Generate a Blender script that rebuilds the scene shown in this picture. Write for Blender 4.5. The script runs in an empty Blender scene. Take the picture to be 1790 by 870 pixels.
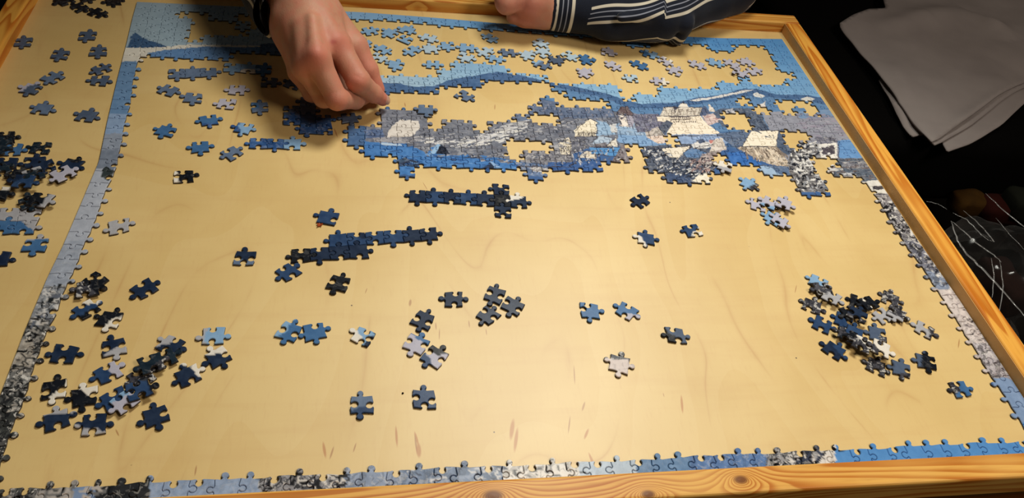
import bpy, math, random
import numpy as np
from mathutils import Matrix, Vector
from mathutils.geometry import delaunay_2d_cdt

# ------------------------------------------------------------------ camera, world, light, exposure
S = bpy.context.scene
COL = S.collection
U = 0.0084                    # one layout unit in metres (the table is laid out in units)
TZ = 0.48                     # height of the table board above the floor
CAM_R = np.array([[0.983, -0.1241, 0.1355], [0.0035, -0.7249, -0.6888], [0.1837, 0.6776, -0.7121]])
CAM_C = np.array([31.4575, -30.9301, 61.9547])
CAM_F = 1376.77


def M(p):
    """layout units -> metres"""
    return Vector((p[0] * U, p[1] * U, p[2] * U + TZ))


def at(px, py, z=0.0):
    """the point at height z (units above the board) that the camera sees at a pixel"""
    d = CAM_R.T @ np.array([(px - 895) / CAM_F, (py - 435) / CAM_F, 1.0])
    return CAM_C + d * ((z - CAM_C[2]) / d[2])


def pix(P):
    q = CAM_R @ (np.asarray(P, float) - CAM_C)
    return 895 + CAM_F * q[0] / q[2], 435 + CAM_F * q[1] / q[2], q[2]


cam = bpy.data.cameras.new('camera')
cam.sensor_width = 36
cam.lens = 36 * CAM_F / 1790
cam.clip_start = 0.02
co = bpy.data.objects.new('camera', cam)
COL.objects.link(co)
rot = Matrix((CAM_R[0], -CAM_R[1], -CAM_R[2])).transposed()
co.matrix_world = Matrix.Translation(M(CAM_C)) @ rot.to_4x4()
S.camera = co

S.view_settings.view_transform = 'Standard'
S.view_settings.look = 'None'
S.view_settings.gamma = 1
S.view_settings.exposure = 0.0
S.view_settings.use_curve_mapping = False

w = bpy.data.worlds.new('room_air')
S.world = w
w.use_nodes = True
w.node_tree.nodes['Background'].inputs[0].default_value = (1.0, 0.86, 0.7, 1)
w.node_tree.nodes['Background'].inputs[1].default_value = 0.03

# a reflector lamp hanging above the far right part of the table, turned towards the near edge
la = bpy.data.lights.new('reflector_lamp_light', 'SPOT')
la.spot_size = math.radians(90)
la.spot_blend = 1.0
la.shadow_soft_size = 0.17
la.energy = 51
la.color = (0.98, 0.965, 0.86)
lo = bpy.data.objects.new('reflector_lamp_light', la)
COL.objects.link(lo)
LAMP = (77, 80, 124)
lo.location = M(LAMP)
lo.rotation_euler = (M((62, 4, 0)) - M(LAMP)).to_track_quat('-Z', 'Y').to_euler()

# weak fill added behind the viewer on the right, brightening cloth and hand
lb = bpy.data.lights.new('added_fill_light', 'AREA')
lb.shape = 'DISK'
lb.size = 0.5
lb.energy = 13
lb.color = (1.0, 0.86, 0.72)
lo2 = bpy.data.objects.new('added_fill_light', lb)
COL.objects.link(lo2)
lo2.location = M((150, -60, 190))
lo2.rotation_euler = (M((90, 40, 0)) - M((150, -60, 190))).to_track_quat('-Z', 'Y').to_euler()

RNG = random.Random(7)


# ------------------------------------------------------------------ helpers
def lin(c):
    return tuple((v / 12.92 if v <= 0.04045 else ((v + 0.055) / 1.055) ** 2.4) for v in (x / 255 for x in c))


def tag(o, label=None, cat=None, group=None, kind=None):
    if label: o['label'] = label
    if cat: o['category'] = cat
    if group: o['group'] = group
    if kind: o['kind'] = kind
    return o


def empty(name, loc, label=None, cat=None, group=None):
    o = bpy.data.objects.new(name, None)
    o.empty_display_size = 0.02
    COL.objects.link(o)
    o.location = M(loc)
    return tag(o, label, cat, group)


def mesh_obj(name, verts, faces, mats, parent=None, origin=(0, 0, 0), smooth=False, fmat=None):
    """verts in layout units; origin is the object's own origin"""
    me = bpy.data.meshes.new(name)
    V = (np.asarray(verts, float) - np.asarray(origin, float)) * U
    me.from_pydata(V.tolist(), [], faces)
    for m in (mats if isinstance(mats, (list, tuple)) else [mats]):
        me.materials.append(m)
    if fmat is not None:
        me.polygons.foreach_set('material_index', np.asarray(fmat, np.int32))
    if smooth:
        me.polygons.foreach_set('use_smooth', np.ones(len(me.polygons), bool))
    me.update()
    o = bpy.data.objects.new(name, me)
    COL.objects.link(o)
    if parent is None:
        o.location = M(origin)
    else:
        o.parent = parent
        o.location = M(origin) - parent.location
    return o


def set_color(me, cols, name='print'):
    a = me.color_attributes.new(name, 'FLOAT_COLOR', 'POINT')
    a.data.foreach_set('color', np.asarray(cols, np.float32).ravel())


def box_vf(x0, x1, y0, y1, z0, z1, bev=0.0):
    """a box with rounded edges along its length (all twelve edges chamfered)"""
    b = bev
    if b <= 0:
        v = [(x, y, z) for z in (z0, z1) for y in (y0, y1) for x in (x0, x1)]
        f = [(0, 2, 3, 1), (4, 5, 7, 6), (0, 1, 5, 4), (1, 3, 7, 5), (3, 2, 6, 7), (2, 0, 4, 6)]
        return v, f
    import bmesh
    bm = bmesh.new()
    bmesh.ops.create_cube(bm, size=1)
    for q in bm.verts:
        q.co = Vector((x0 + (q.co.x + .5) * (x1 - x0), y0 + (q.co.y + .5) * (y1 - y0), z0 + (q.co.z + .5) * (z1 - z0)))
    bmesh.ops.bevel(bm, geom=bm.edges[:], offset=b, segments=3, affect='EDGES', profile=0.5)
    bm.verts.index_update()
    v = [tuple(q.co) for q in bm.verts]
    f = [tuple(q.index for q in p.verts) for p in bm.faces]
    bm.free()
    return v, f


def hsh(ix, iy, seed):
    n = (ix.astype(np.int64) * 374761393 + iy.astype(np.int64) * 668265263 + seed * 1274126177) & 0x7fffffff
    n = ((n ^ (n >> 13)) * 1274126177) & 0x7fffffff
    return ((n ^ (n >> 16)) & 0xffff) / 65535.0


def vn(x, y, s, seed=0):
    """value noise 0..1 at size s"""
    x = np.asarray(x, float) / s
    y = np.asarray(y, float) / s
    ix = np.floor(x); iy = np.floor(y)
    fx = x - ix; fy = y - iy
    fx = fx * fx * (3 - 2 * fx); fy = fy * fy * (3 - 2 * fy)
    a = hsh(ix, iy, seed); b = hsh(ix + 1, iy, seed); c = hsh(ix, iy + 1, seed); d = hsh(ix + 1, iy + 1, seed)
    return (a * (1 - fx) + b * fx) * (1 - fy) + (c * (1 - fx) + d * fx) * fy


def inpoly(x, y, poly):
    r = np.zeros(np.shape(x), bool)
    n = len(poly)
    for i in range(n):
        x0, y0 = poly[i]; x1, y1 = poly[(i + 1) % n]
        c = ((y0 > y) != (y1 > y))
        with np.errstate(divide='ignore', invalid='ignore'):
            t = x < (x1 - x0) * (y - y0) / ((y1 - y0) if y1 != y0 else 1e-12) + x0
        r ^= (c & t)
    return r


# ------------------------------------------------------------------ materials
class NT:
    def __init__(self, name):
        self.m = bpy.data.materials.new(name)
        self.m.use_nodes = True
        self.t = self.m.node_tree
        self.b = self.t.nodes['Principled BSDF']
        self.out = self.t.nodes['Material Output']

    def n(self, typ, **kw):
        nd = self.t.nodes.new('ShaderNode' + typ)
        for k, v in kw.items():
            setattr(nd, k, v)
        return nd

    def set(self, sock, v):
        if hasattr(v, 'is_output') or isinstance(v, bpy.types.NodeSocket):
            self.t.links.new(v, sock)
        elif v is not None:
            if isinstance(v, (tuple, list)) and len(v) == 3 and sock.type == 'RGBA':
                v = (*v, 1)
            sock.default_value = v

    def math(self, op, a, b=None, c=None, clamp=False):
        nd = self.n('Math', operation=op, use_clamp=clamp)
        self.set(nd.inputs[0], a)
        if b is not None: self.set(nd.inputs[1], b)
        if c is not None: self.set(nd.inputs[2], c)
        return nd.outputs[0]

    def mix(self, f, a, b, blend='MIX'):
        nd = self.n('Mix', data_type='RGBA', blend_type=blend)
        self.set(nd.inputs[0], f); self.set(nd.inputs[6], a); self.set(nd.inputs[7], b)
        return nd.outputs[2]

    def noise(self, vec, scale, detail=3, rough=0.5, dist=0.0):
        nd = self.n('TexNoise')
        self.set(nd.inputs['Vector'], vec)
        nd.inputs['Scale'].default_value = scale
        nd.inputs['Detail'].default_value = detail
        nd.inputs['Roughness'].default_value = rough
        nd.inputs['Distortion'].default_value = dist
        return nd.outputs[0]

    def mapping(self, vec, scale=(1, 1, 1), loc=(0, 0, 0), rot=(0, 0, 0)):
        nd = self.n('Mapping')
        self.set(nd.inputs[0], vec)
        nd.inputs[1].default_value = loc
        nd.inputs[2].default_value = rot
        nd.inputs[3].default_value = scale
        return nd.outputs[0]

    def ss(self, x, a, b):
        nd = self.n('MapRange', interpolation_type='SMOOTHSTEP')
        self.set(nd.inputs[0], x)
        nd.inputs[1].default_value = a; nd.inputs[2].default_value = b
        return nd.outputs[0]

    def bump(self, h, strength, dist=0.001):
        nd = self.n('Bump')
        nd.inputs['Strength'].default_value = strength
        nd.inputs['Distance'].default_value = dist
        self.set(nd.inputs['Height'], h)
        self.set(self.b.inputs['Normal'], nd.outputs[0])

    def fin(self, color, rough=0.5, spec=0.5, **kw):
        self.set(self.b.inputs['Base Color'], color)
        self.set(self.b.inputs['Roughness'], rough)
        self.b.inputs['Specular IOR Level'].default_value = spec
        for k, v in kw.items():
            self.set(self.b.inputs[k], v)
        return self.m


def mat_print():
    k = NT('printed_card')
    at_ = k.n('Attribute', attribute_name='print')
    pos = k.n('NewGeometry').outputs['Position']
    st = k.mapping(pos, (1, 1, 1), rot=(0, 0, 0.5))
    n1 = k.noise(k.mapping(st, (230, 120, 1)), 1.0, 4, 0.62, 0.8)
    n2 = k.noise(k.mapping(st, (170, 210, 1), loc=(31, 7, 0)), 1.0, 4, 0.62, 0.9)
    dark = k.math('MULTIPLY', k.ss(n1, 0.51, 0.57), at_.outputs['Alpha'])
    lite = k.math('MULTIPLY', k.ss(n2, 0.54, 0.6), at_.outputs['Alpha'])
    c = k.mix(lite, at_.outputs['Color'], lin((215, 212, 208)))
    c = k.mix(dark, c, lin((26, 27, 32)))
    fine = k.noise(pos, 900, 2)
    c = k.mix(0.10, c, fine, 'OVERLAY')
    k.bump(fine, 0.06, 0.0004)
    return k.fin(c, 0.33, 0.22)


def mat_board():
    k = NT('grey_pulp_board')
    pos = k.n('NewGeometry').outputs['Position']
    n = k.noise(pos, 700, 3)
    return k.fin(k.mix(n, lin((48, 44, 40)), lin((84, 76, 68))), 0.9, 0.2)


FLECKS = [(567, 786, 1.0, .9, 10), (580, 791, .8, .6, -14), (620, 782, .6, .5, -15), (693, 762, 1.3, .8, 2), (728, 766, .9, .8, 12),
          (727, 776, 1.2, .6, 4), (732, 787, .9, 1.6, 0), (895, 750, 1.4, 1.5, -14), (902, 768, 1.6, 1.2, -14), (1004, 655, 1.4, .5, -8),
          (1020, 710, .7, .7, -25), (1025, 758, .8, .9, -30), (1034, 803, .9, .9, 10), (1192, 706, 1.3, .9, -12), (995, 742, 1.2, .5, -16),
          (717, 529, .6, 1.0, -8), (762, 570, .6, .5, 0), (768, 584, .9, .4, -5), (820, 566, .6, .5, 0), (587, 232, 1.2, .7, 15),
          (743, 325, 1.0, .35, 20), (640, 508, .5, .35, -15), (850, 580, .5, .4, 0), (1391, 505, .9, .4, -30), (1676, 600, 1.0, .5, -35),
          (708, 183, .6, .6, 5), (865, 187, .8, .5, -8), (342, 822, .6, .5, 0), (205, 756, .5, .5, 30), (1160, 690, .3, .3, 0),
          (704, 687, .18, .6, 0), (559, 394, .1, .1, 0)]


def mat_birch():
    k = NT('birch_plywood')
    pos = k.n('NewGeometry').outputs['Position']
    sep = k.n('SeparateXYZ'); k.set(sep.inputs[0], pos)
    # rotary-cut figure: contour lines of a slowly varying height, drawn out along the grain
    big = k.noise(k.mapping(pos, (5.5, 2.0, 1)), 1.0, 2, 0.45, 0.5)
    fr = k.math('FRACT', k.math('MULTIPLY', big, 9.0))
    line = k.math('SUBTRACT', 1.0, k.math('MULTIPLY', k.math('ABSOLUTE', k.math('SUBTRACT', fr, 0.5)), 2.0))
    line = k.math('POWER', line, 16.0)
    brk = k.noise(pos, 14, 2)
    line = k.math('MULTIPLY', line, k.ss(brk, 0.42, 0.7))
    wide = k.ss(fr, 0.0, 1.0)
    cross = k.noise(k.mapping(pos, (10, 90, 1)), 1.0, 3, 0.55)
    fine = k.noise(k.mapping(pos, (420, 70, 1)), 1.0, 3, 0.6)
    mott = k.noise(pos, 9, 3)
    c = k.mix(k.ss(mott, 0.3, 0.7), lin((221, 190, 126)), lin((211, 178, 112)))
    c = k.mix(k.math('MULTIPLY', wide, 0.16), c, lin((230, 206, 148)))
    c = k.mix(k.math('MULTIPLY', k.ss(cross, 0.45, 0.75), 0.16), c, lin((200, 156, 98)))
    c = k.mix(k.math('MULTIPLY', k.ss(fine, 0.5, 0.8), 0.16), c, lin((198, 154, 98)))
    c = k.mix(k.math('MULTIPLY', line, 0.5), c, lin((184, 134, 78)))
    # the mineral flecks of the veneer, each where it lies on the board
    for (px, py, ln, wd, an) in FLECKS:
        q = at(px, py)
        a = math.radians(an)
        cx, cy = q[0] * U, q[1] * U
        dx = k.math('SUBTRACT', sep.outputs[0], cx); dy = k.math('SUBTRACT', sep.outputs[1], cy)
        u_ = k.math('ADD', k.math('MULTIPLY', dx, math.cos(a)), k.math('MULTIPLY', dy, math.sin(a)))
        v_ = k.math('SUBTRACT', k.math('MULTIPLY', dy, math.cos(a)), k.math('MULTIPLY', dx, math.sin(a)))
        d = k.math('ADD', k.math('POWER', k.math('DIVIDE', u_, 0.17 * wd * U), 2.0), k.math('POWER', k.math('DIVIDE', v_, 0.95 * ln * U), 2.0))
        f = k.math('MULTIPLY', k.math('SUBTRACT', 1.0, k.ss(d, 0.15, 1.0)), 0.7)
        c = k.mix(f, c, lin((176, 104, 40)) if py > 640 and wd > .7 else lin((160, 104, 54)))
    # tiny dark specks
    vo = k.n('TexVoronoi', feature='F1'); k.set(vo.inputs['Vector'], pos); vo.inputs['Scale'].default_value = 34
    spk = k.math('MULTIPLY', k.math('SUBTRACT', 1.0, k.ss(vo.outputs['Distance'], 0.015, 0.035)), k.ss(k.noise(pos, 12, 1), 0.5, 0.6))
    c = k.mix(spk, c, lin((70, 50, 36)))
    k.bump(fine, 0.05, 0.0004)
    return k.fin(c, 0.48, 0.85)


def mat_pine(name, axis, knots=(), seed=0.0, tone=(1, 1, 1)):
    k = NT(name)
    pos = k.n('NewGeometry').outputs['Position']
    sep = k.n('SeparateXYZ'); k.set(sep.inputs[0], pos)
    sc = (1.3, 20, 20) if axis == 0 else (20, 1.3, 20)
    v = k.mapping(pos, sc, loc=(seed, seed * 1.7, seed * .3))
    h = k.noise(v, 1.0, 2, 0.45, 0.35)
    kn = None
    for (px, py, z, r) in knots:
        q = at(px, py, z)
        dx = k.math('SUBTRACT', sep.outputs[0], q[0] * U); dy = k.math('SUBTRACT', sep.outputs[1], q[1] * U)
        if axis == 0:
            d = k.math('SQRT', k.math('ADD', k.math('POWER', k.math('DIVIDE', dx, 1.7 * r * U), 2.0), k.math('POWER', k.math('DIVIDE', dy, r * U), 2.0)))
        else:
            d = k.math('SQRT', k.math('ADD', k.math('POWER', k.math('DIVIDE', dx, r * U), 2.0), k.math('POWER', k.math('DIVIDE', dy, 1.7 * r * U), 2.0)))
        e = k.math('EXPONENT', k.math('MULTIPLY', d, -0.8))
        h = k.math('ADD', h, k.math('MULTIPLY', e, 0.55))
        core = k.math('SUBTRACT', 1.0, k.ss(d, 0.35, 1.0))
        kn = core if kn is None else k.math('MAXIMUM', kn, core)
    fr = k.math('FRACT', k.math('MULTIPLY', h, 19.0))
    ring = k.math('MULTIPLY', k.ss(fr, 0.25, 0.85), k.math('SUBTRACT', 1.0, k.ss(fr, 0.9, 1.0)))
    f2 = k.noise(k.mapping(pos, (30, 500, 500) if axis == 0 else (500, 30, 500)), 1.0, 2, 0.6)
    t = lambda c: tuple(a * b for a, b in zip(lin(c), tone))
    c = k.mix(ring, t((226, 170, 84)), t((190, 114, 38)))
    c = k.mix(k.math('MULTIPLY', k.ss(f2, 0.45, 0.8), 0.3), c, t((160, 88, 30)))
    bl = k.noise(pos, 11, 2)
    c = k.mix(k.math('MULTIPLY', k.ss(bl, 0.5, 0.8), 0.35), c, t((238, 192, 108)))
    if kn is not None:
        c = k.mix(k.math('MULTIPLY', kn, 0.85), c, t((96, 44, 18)))
    k.bump(fr, 0.08, 0.0006)
    return k.fin(c, 0.42, 0.25)


def mat_skin():
    k = NT('skin')
    a = k.n('Attribute', attribute_name='tone')
    pos = k.n('NewGeometry').outputs['Position']
    n1 = k.noise(pos, 110, 3)
    n2 = k.noise(pos, 1100, 2)
    n3 = k.noise(k.mapping(pos, (260, 90, 90), rot=(0, 0, .6)), 1.0, 3, 0.6, 0.5)
    c = k.mix(k.ss(n1, 0.35, 0.7), a.outputs['Color'], k.mix(0.5, a.outputs['Color'], lin((196, 120, 100))))
    c = k.mix(k.math('MULTIPLY', k.ss(n3, 0.55, 0.75), 0.18), c, lin((150, 92, 76)))
    h = k.math('ADD', n2, k.math('MULTIPLY', n3, 1.2))
    k.bump(h, 0.22, 0.0008)
    m = k.fin(c, 0.55, 0.35)
    k.b.inputs['Subsurface Weight'].default_value = 0.12
    k.b.inputs['Subsurface Radius'].default_value = (0.008, 0.003, 0.0015)
    k.b.inputs['Subsurface Scale'].default_value = 0.6
    return m


def mat_shirt():
    k = NT('navy_striped_cotton')
    a = k.n('Attribute', attribute_name='stripe')
    s = k.n('SeparateColor'); k.set(s.inputs[0], a.outputs['Color'])
    u_ = s.outputs[0]
    pos = k.n('NewGeometry').outputs['Position']
    fr = k.math('FRACT', u_)

    def band(x0, x1):
        return k.math('MULTIPLY', k.ss(fr, x0 - .006, x0 + .006), k.math('SUBTRACT', 1.0, k.ss(fr, x1 - .006, x1 + .006)))
    thick = k.math('MAXIMUM', band(.06, .125), band(.395, .46))
    thin = k.math('MAXIMUM', band(.20, .222), band(.30, .322))
    weave = k.noise(pos, 1500, 2)
    c = k.mix(k.noise(pos, 60, 2), lin((22, 28, 44)), lin((34, 42, 62)))
    c = k.mix(weave, c, lin((40, 44, 56)), 'OVERLAY')
    keep = k.math('SUBTRACT', 1.0, k.ss(s.outputs[1], .3, .5))
    c = k.mix(k.math('MULTIPLY', thin, keep), c, lin((140, 144, 158)))
    c = k.mix(k.math('MULTIPLY', thick, keep), c, lin((206, 198, 180)))
    k.bump(weave, 0.2, 0.0005)
    return k.fin(c, 0.85, 0.2, **{'Sheen Weight': 0.1})


def mat_plain(name, c1, c2, scale=60, rough=0.7, spec=0.3, bump=0.1):
    k = NT(name)
    pos = k.n('NewGeometry').outputs['Position']
    n = k.noise(pos, scale, 4, 0.6)
    k.bump(n, bump, 0.002)
    return k.fin(k.mix(n, lin(c1), lin(c2)), rough, spec)


def mat_cloth():
    k = NT('grey_cotton')
    pos = k.n('NewGeometry').outputs['Position']
    n = k.noise(pos, 20, 3)
    wv = k.noise(pos, 1300, 2)
    k.bump(wv, 0.15, 0.0006)
    return k.fin(k.mix(n, lin((138, 130, 128)), lin((156, 148, 145))), 0.9, 0.15)


def mat_film(crease=False):
    k = NT('clear_film_crease' if crease else 'clear_film')
    tr = k.n('BsdfTransparent')
    gl = k.n('BsdfGlossy')
    gl.inputs['Roughness'].default_value = 0.22 if crease else 0.12
    gl.inputs['Color'].default_value = (0.95, 0.95, 0.95, 1)
    df = k.n('BsdfDiffuse'); df.inputs['Color'].default_value = (0.75, 0.75, 0.74, 1)
    mx = k.n('MixShader'); k.t.links.new(gl.outputs[0], mx.inputs[1]); k.t.links.new(df.outputs[0], mx.inputs[2])
    mx.inputs[0].default_value = 0.5 if crease else 0.25
    lw = k.n('LayerWeight'); lw.inputs['Blend'].default_value = 0.25
    f = k.math('ADD', k.math('MULTIPLY', lw.outputs['Fresnel'], 0.25 if not crease else 0.45), 0.02 if not crease else 0.16)
    m2 = k.n('MixShader'); k.set(m2.inputs[0], f)
    k.t.links.new(tr.outputs[0], m2.inputs[1]); k.t.links.new(mx.outputs[0], m2.inputs[2])
    k.t.links.new(m2.outputs[0], k.out.inputs['Surface'])
    return k.m


PRINT = mat_print()
BOARD = mat_board()
BIRCH = mat_birch()
PINE_FRONT = mat_pine('pine_front_rail', 0, knots=[(1295, 838, 1.8, .55), (862, 866, 1.8, .7), (1130, 869, 1.2, .5)], seed=1.3)
PINE_BACK = mat_pine('pine_back_rail', 0, knots=[(731, 14, 1.0, .3)], seed=4.1)
PINE_SIDE = mat_pine('pine_side_rail', 1, knots=[(1565, 228, 1.8, .9)], seed=2.2, tone=(1.08, 1.0, .74))
PINE_SHADED = mat_pine('pine_apron_shaded', 0, seed=8.0, tone=(.55, .45, .35))  # rail pine with the shade below the rim put into its colour
SKIN = mat_skin()
SHIRT = mat_shirt()
NAIL = mat_plain('fingernail', (206, 160, 140), (190, 140, 122), 200, 0.25, 0.5, 0.02)
FLOOR = mat_plain('dark_floorboards', (16, 10, 7), (9, 6, 5), 8, 0.8, 0.1)
LEATHER = mat_plain('black_upholstery', (5, 4, 4), (8, 7, 6), 120, 0.9, 0.05)
CLOTH = mat_cloth()
FILM = mat_film()
CREASE = mat_film(True)

# ------------------------------------------------------------------ the setting
v, f = box_vf(-160, 320, -160, 330, -TZ / U - 2, -TZ / U)
fl = mesh_obj('floor', v, f, FLOOR)
tag(fl, 'dark floor lost in shadow below the table', kind='structure')

# ------------------------------------------------------------------ the table
XL, XR, YF, YB, RH = -12.5, 99.0, -0.15, 77.6, 1.8
table = empty('coffee_table', (43, 38, -TZ / U), 'low pine table with a raised rim around a pale birch board, carrying the jigsaw', 'table')
v, f = box_vf(XL - 1, XR + 1, YF - 1, YB + 1, -1.2, 0.0)
mesh_obj('table_board', v, f, BIRCH, table, (43, 38, -1))


def rail(x0, x1, y0, y1, m, z1=RH):
    v, f = box_vf(x0, x1, y0, y1, -1.5, z1, 0.28)
    o = mesh_obj('rim_rail', v, f, m, table, ((x0 + x1) / 2, (y0 + y1) / 2, 0))
    return o


rail(XL - 2.5, XR + 2.6, YB, YB + 2.6, PINE_BACK)
rail(XL - 2.5, XR + 2.6, YF - 2.5, YF, PINE_FRONT)
rail(XR, XR + 2.55, YF + .02, YB - .02, PINE_SIDE)
rail(XL - 2.5, XL, YF + .02, YB - .02, PINE_SIDE)
v, f = box_vf(XR - .07, XR + .02, YF + .05, YB - .05, -.02, RH - .22)
mesh_obj('rim_lining', v, f, mat_plain('brown_veneer', (206, 160, 98), (190, 142, 82), 40, .5, .3, .03), table, (XR, 38, 1))
for (x0, x1, y0, y1) in [(XL - .5, XR + .5, YF - 1.2, YF + 1.0), (XL - .5, XR + .5, YB - 1.0, YB + 1.2),
                         (XL - 1.2, XL + 1, YF + 1, YB - 1), (XR - 1, XR + 1.2, YF + 1, YB - 1)]:
    v, f = box_vf(x0, x1, y0, y1, -11, -1.5, 0.1)
    mesh_obj('apron', v, f, PINE_SHADED, table, ((x0 + x1) / 2, (y0 + y1) / 2, -6))
for x in (XL + 2, XR - 2):
    for y in (YF + 2, YB - 2):
        v, f = box_vf(x - 3, x + 3, y - 3, y + 3, -TZ / U, -11, 0.4)
        mesh_obj('leg', v, f, PINE_SHADED, table, (x, y, -30))

# ------------------------------------------------------------------ jigsaw pieces: outlines and meshes
PW, PH, NC, NR = 98.0, 75.0, 50, 40
CW, CH = PW / NC, PH / NR
THK = 0.27


def tab_curve(A, B, sign, off=0.0, size=1.0, lean=0.0, flat=False):
    """points from A (included) to B (excluded); the tab bulges to the left of A->B when sign is +1"""
    A = np.array(A, float); B = np.array(B, float)
    if flat:
        return [A, A + (B - A) / 3, A + 2 * (B - A) / 3]
    d = B - A
    L = np.hypot(*d)
    n = np.array([-d[1], d[0]]) / L
    t = d / L
    r = 0.150 * size
    c = 0.5 + off
    hy = 0.150 * size
    pts = [(0, 0), (0.14, -.012), (c - .17, -.034), (c - .112, -.010), (c - .092, .030)]
    for i in range(9):
        a = math.radians(212 - i * (244 / 8.0))
        pts.append((c + lean + r * math.cos(a), hy + r * math.sin(a)))
    pts += [(c + .092, .030), (c + .112, -.010), (c + .17, -.034), (0.86, -.012)]
    k = 1.9
    return [A + t * (p[0] * L) + n * (sign * p[1] * k) for p in pts]


def offset(poly, d):
    """shrink a counter-clockwise polygon by d"""
    P = np.asarray(poly)
    e = np.roll(P, -1, 0) - P
    e /= np.maximum(np.hypot(e[:, 0], e[:, 1]), 1e-9)[:, None]
    n = np.c_[-e[:, 1], e[:, 0]]
    m = n + np.roll(n, 1, 0)
    q = np.maximum((m * m).sum(1), 0.6)
    return P + m * (2 * d / q)[:, None]


def piece_geo(outline, z0, step, color_fn, thick=THK):
    """verts, faces, material index, colours for one piece of card"""
    o0 = offset(outline, 0.012)
    o1 = offset(outline, 0.034)
    o2 = offset(outline, 0.075)
    n = len(o0)
    x0, y0 = o2.min(0); x1, y1 = o2.max(0)
    gx, gy = np.meshgrid(np.arange(x0 + step / 2, x1, step), np.arange(y0 + step / 2, y1, step))
    gx = gx.ravel(); gy = gy.ravel()
    inner = offset(outline, 0.075 + step * .35)
    ins = inpoly(gx, gy, inner) & inpoly(gx, gy, o2)
    pts = [Vector(p) for p in o2] + [Vector((a, b)) for a, b in zip(gx[ins], gy[ins])]
    r = delaunay_2d_cdt(pts, [], [list(range(n))], 1, 1e-6)
    tv = [tuple(p) for p in r[0]]
    # map the input boundary to the output vertices
    idx = {}
    for oi, src in enumerate(r[3]):
        for s_ in src:
            idx[s_] = oi
    base = 3 * n
    V = [(p[0], p[1], z0) for p in o0] + [(p[0], p[1], z0 + thick - .10) for p in o0] + [(p[0], p[1], z0 + thick - .04) for p in o1]
    V += [(p[0], p[1], z0 + thick) for p in tv]
    F = []; FM = []
    for i in range(n):
        j = (i + 1) % n
        F.append((i, j, n + j, n + i)); FM.append(1)
        F.append((n + i, n + j, 2 * n + j, 2 * n + i)); FM.append(0)
        if i in idx and j in idx:
            F.append((2 * n + i, 2 * n + j, base + idx[j], base + idx[i])); FM.append(0)
    for t in r[2]:
        F.append(tuple(base + q for q in t)); FM.append(0)
    F.append(tuple(range(n - 1, -1, -1))); FM.append(1)
    A = np.array(V)
    C = color_fn(A[:, 0], A[:, 1])
    return V, F, FM, C


# ------------------------------------------------------------------ the printed picture, as colours over the board
def P3(poly):
    return [tuple(at(x, y, 0.2)[:2]) for x, y in poly]


def grad_sky(x, y):
    t = np.clip(x / PW, 0, 1)
    h = np.clip((PH - y) / 26.0, 0, 1)
    top = np.stack([np.interp(t, [0, .12, .3, .55, .75, 1], c) for c in
                    ([150, 146, 128, 96, 76, 84], [172, 172, 168, 150, 136, 142], [188, 194, 206, 204, 198, 200])], -1)
    hor = np.stack([np.interp(t, [0, .3, .6, 1], c) for c in ([168, 182, 172, 150], [186, 200, 200, 184], [196, 210, 218, 214])], -1)
    c = top * (1 - h)[..., None] + hor * h[..., None]
    low = (y < 50.5) & (x > 4)            # below the hills the picture is all blue winter shadow
    c[low] = (66, 98, 148)
    return c


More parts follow.
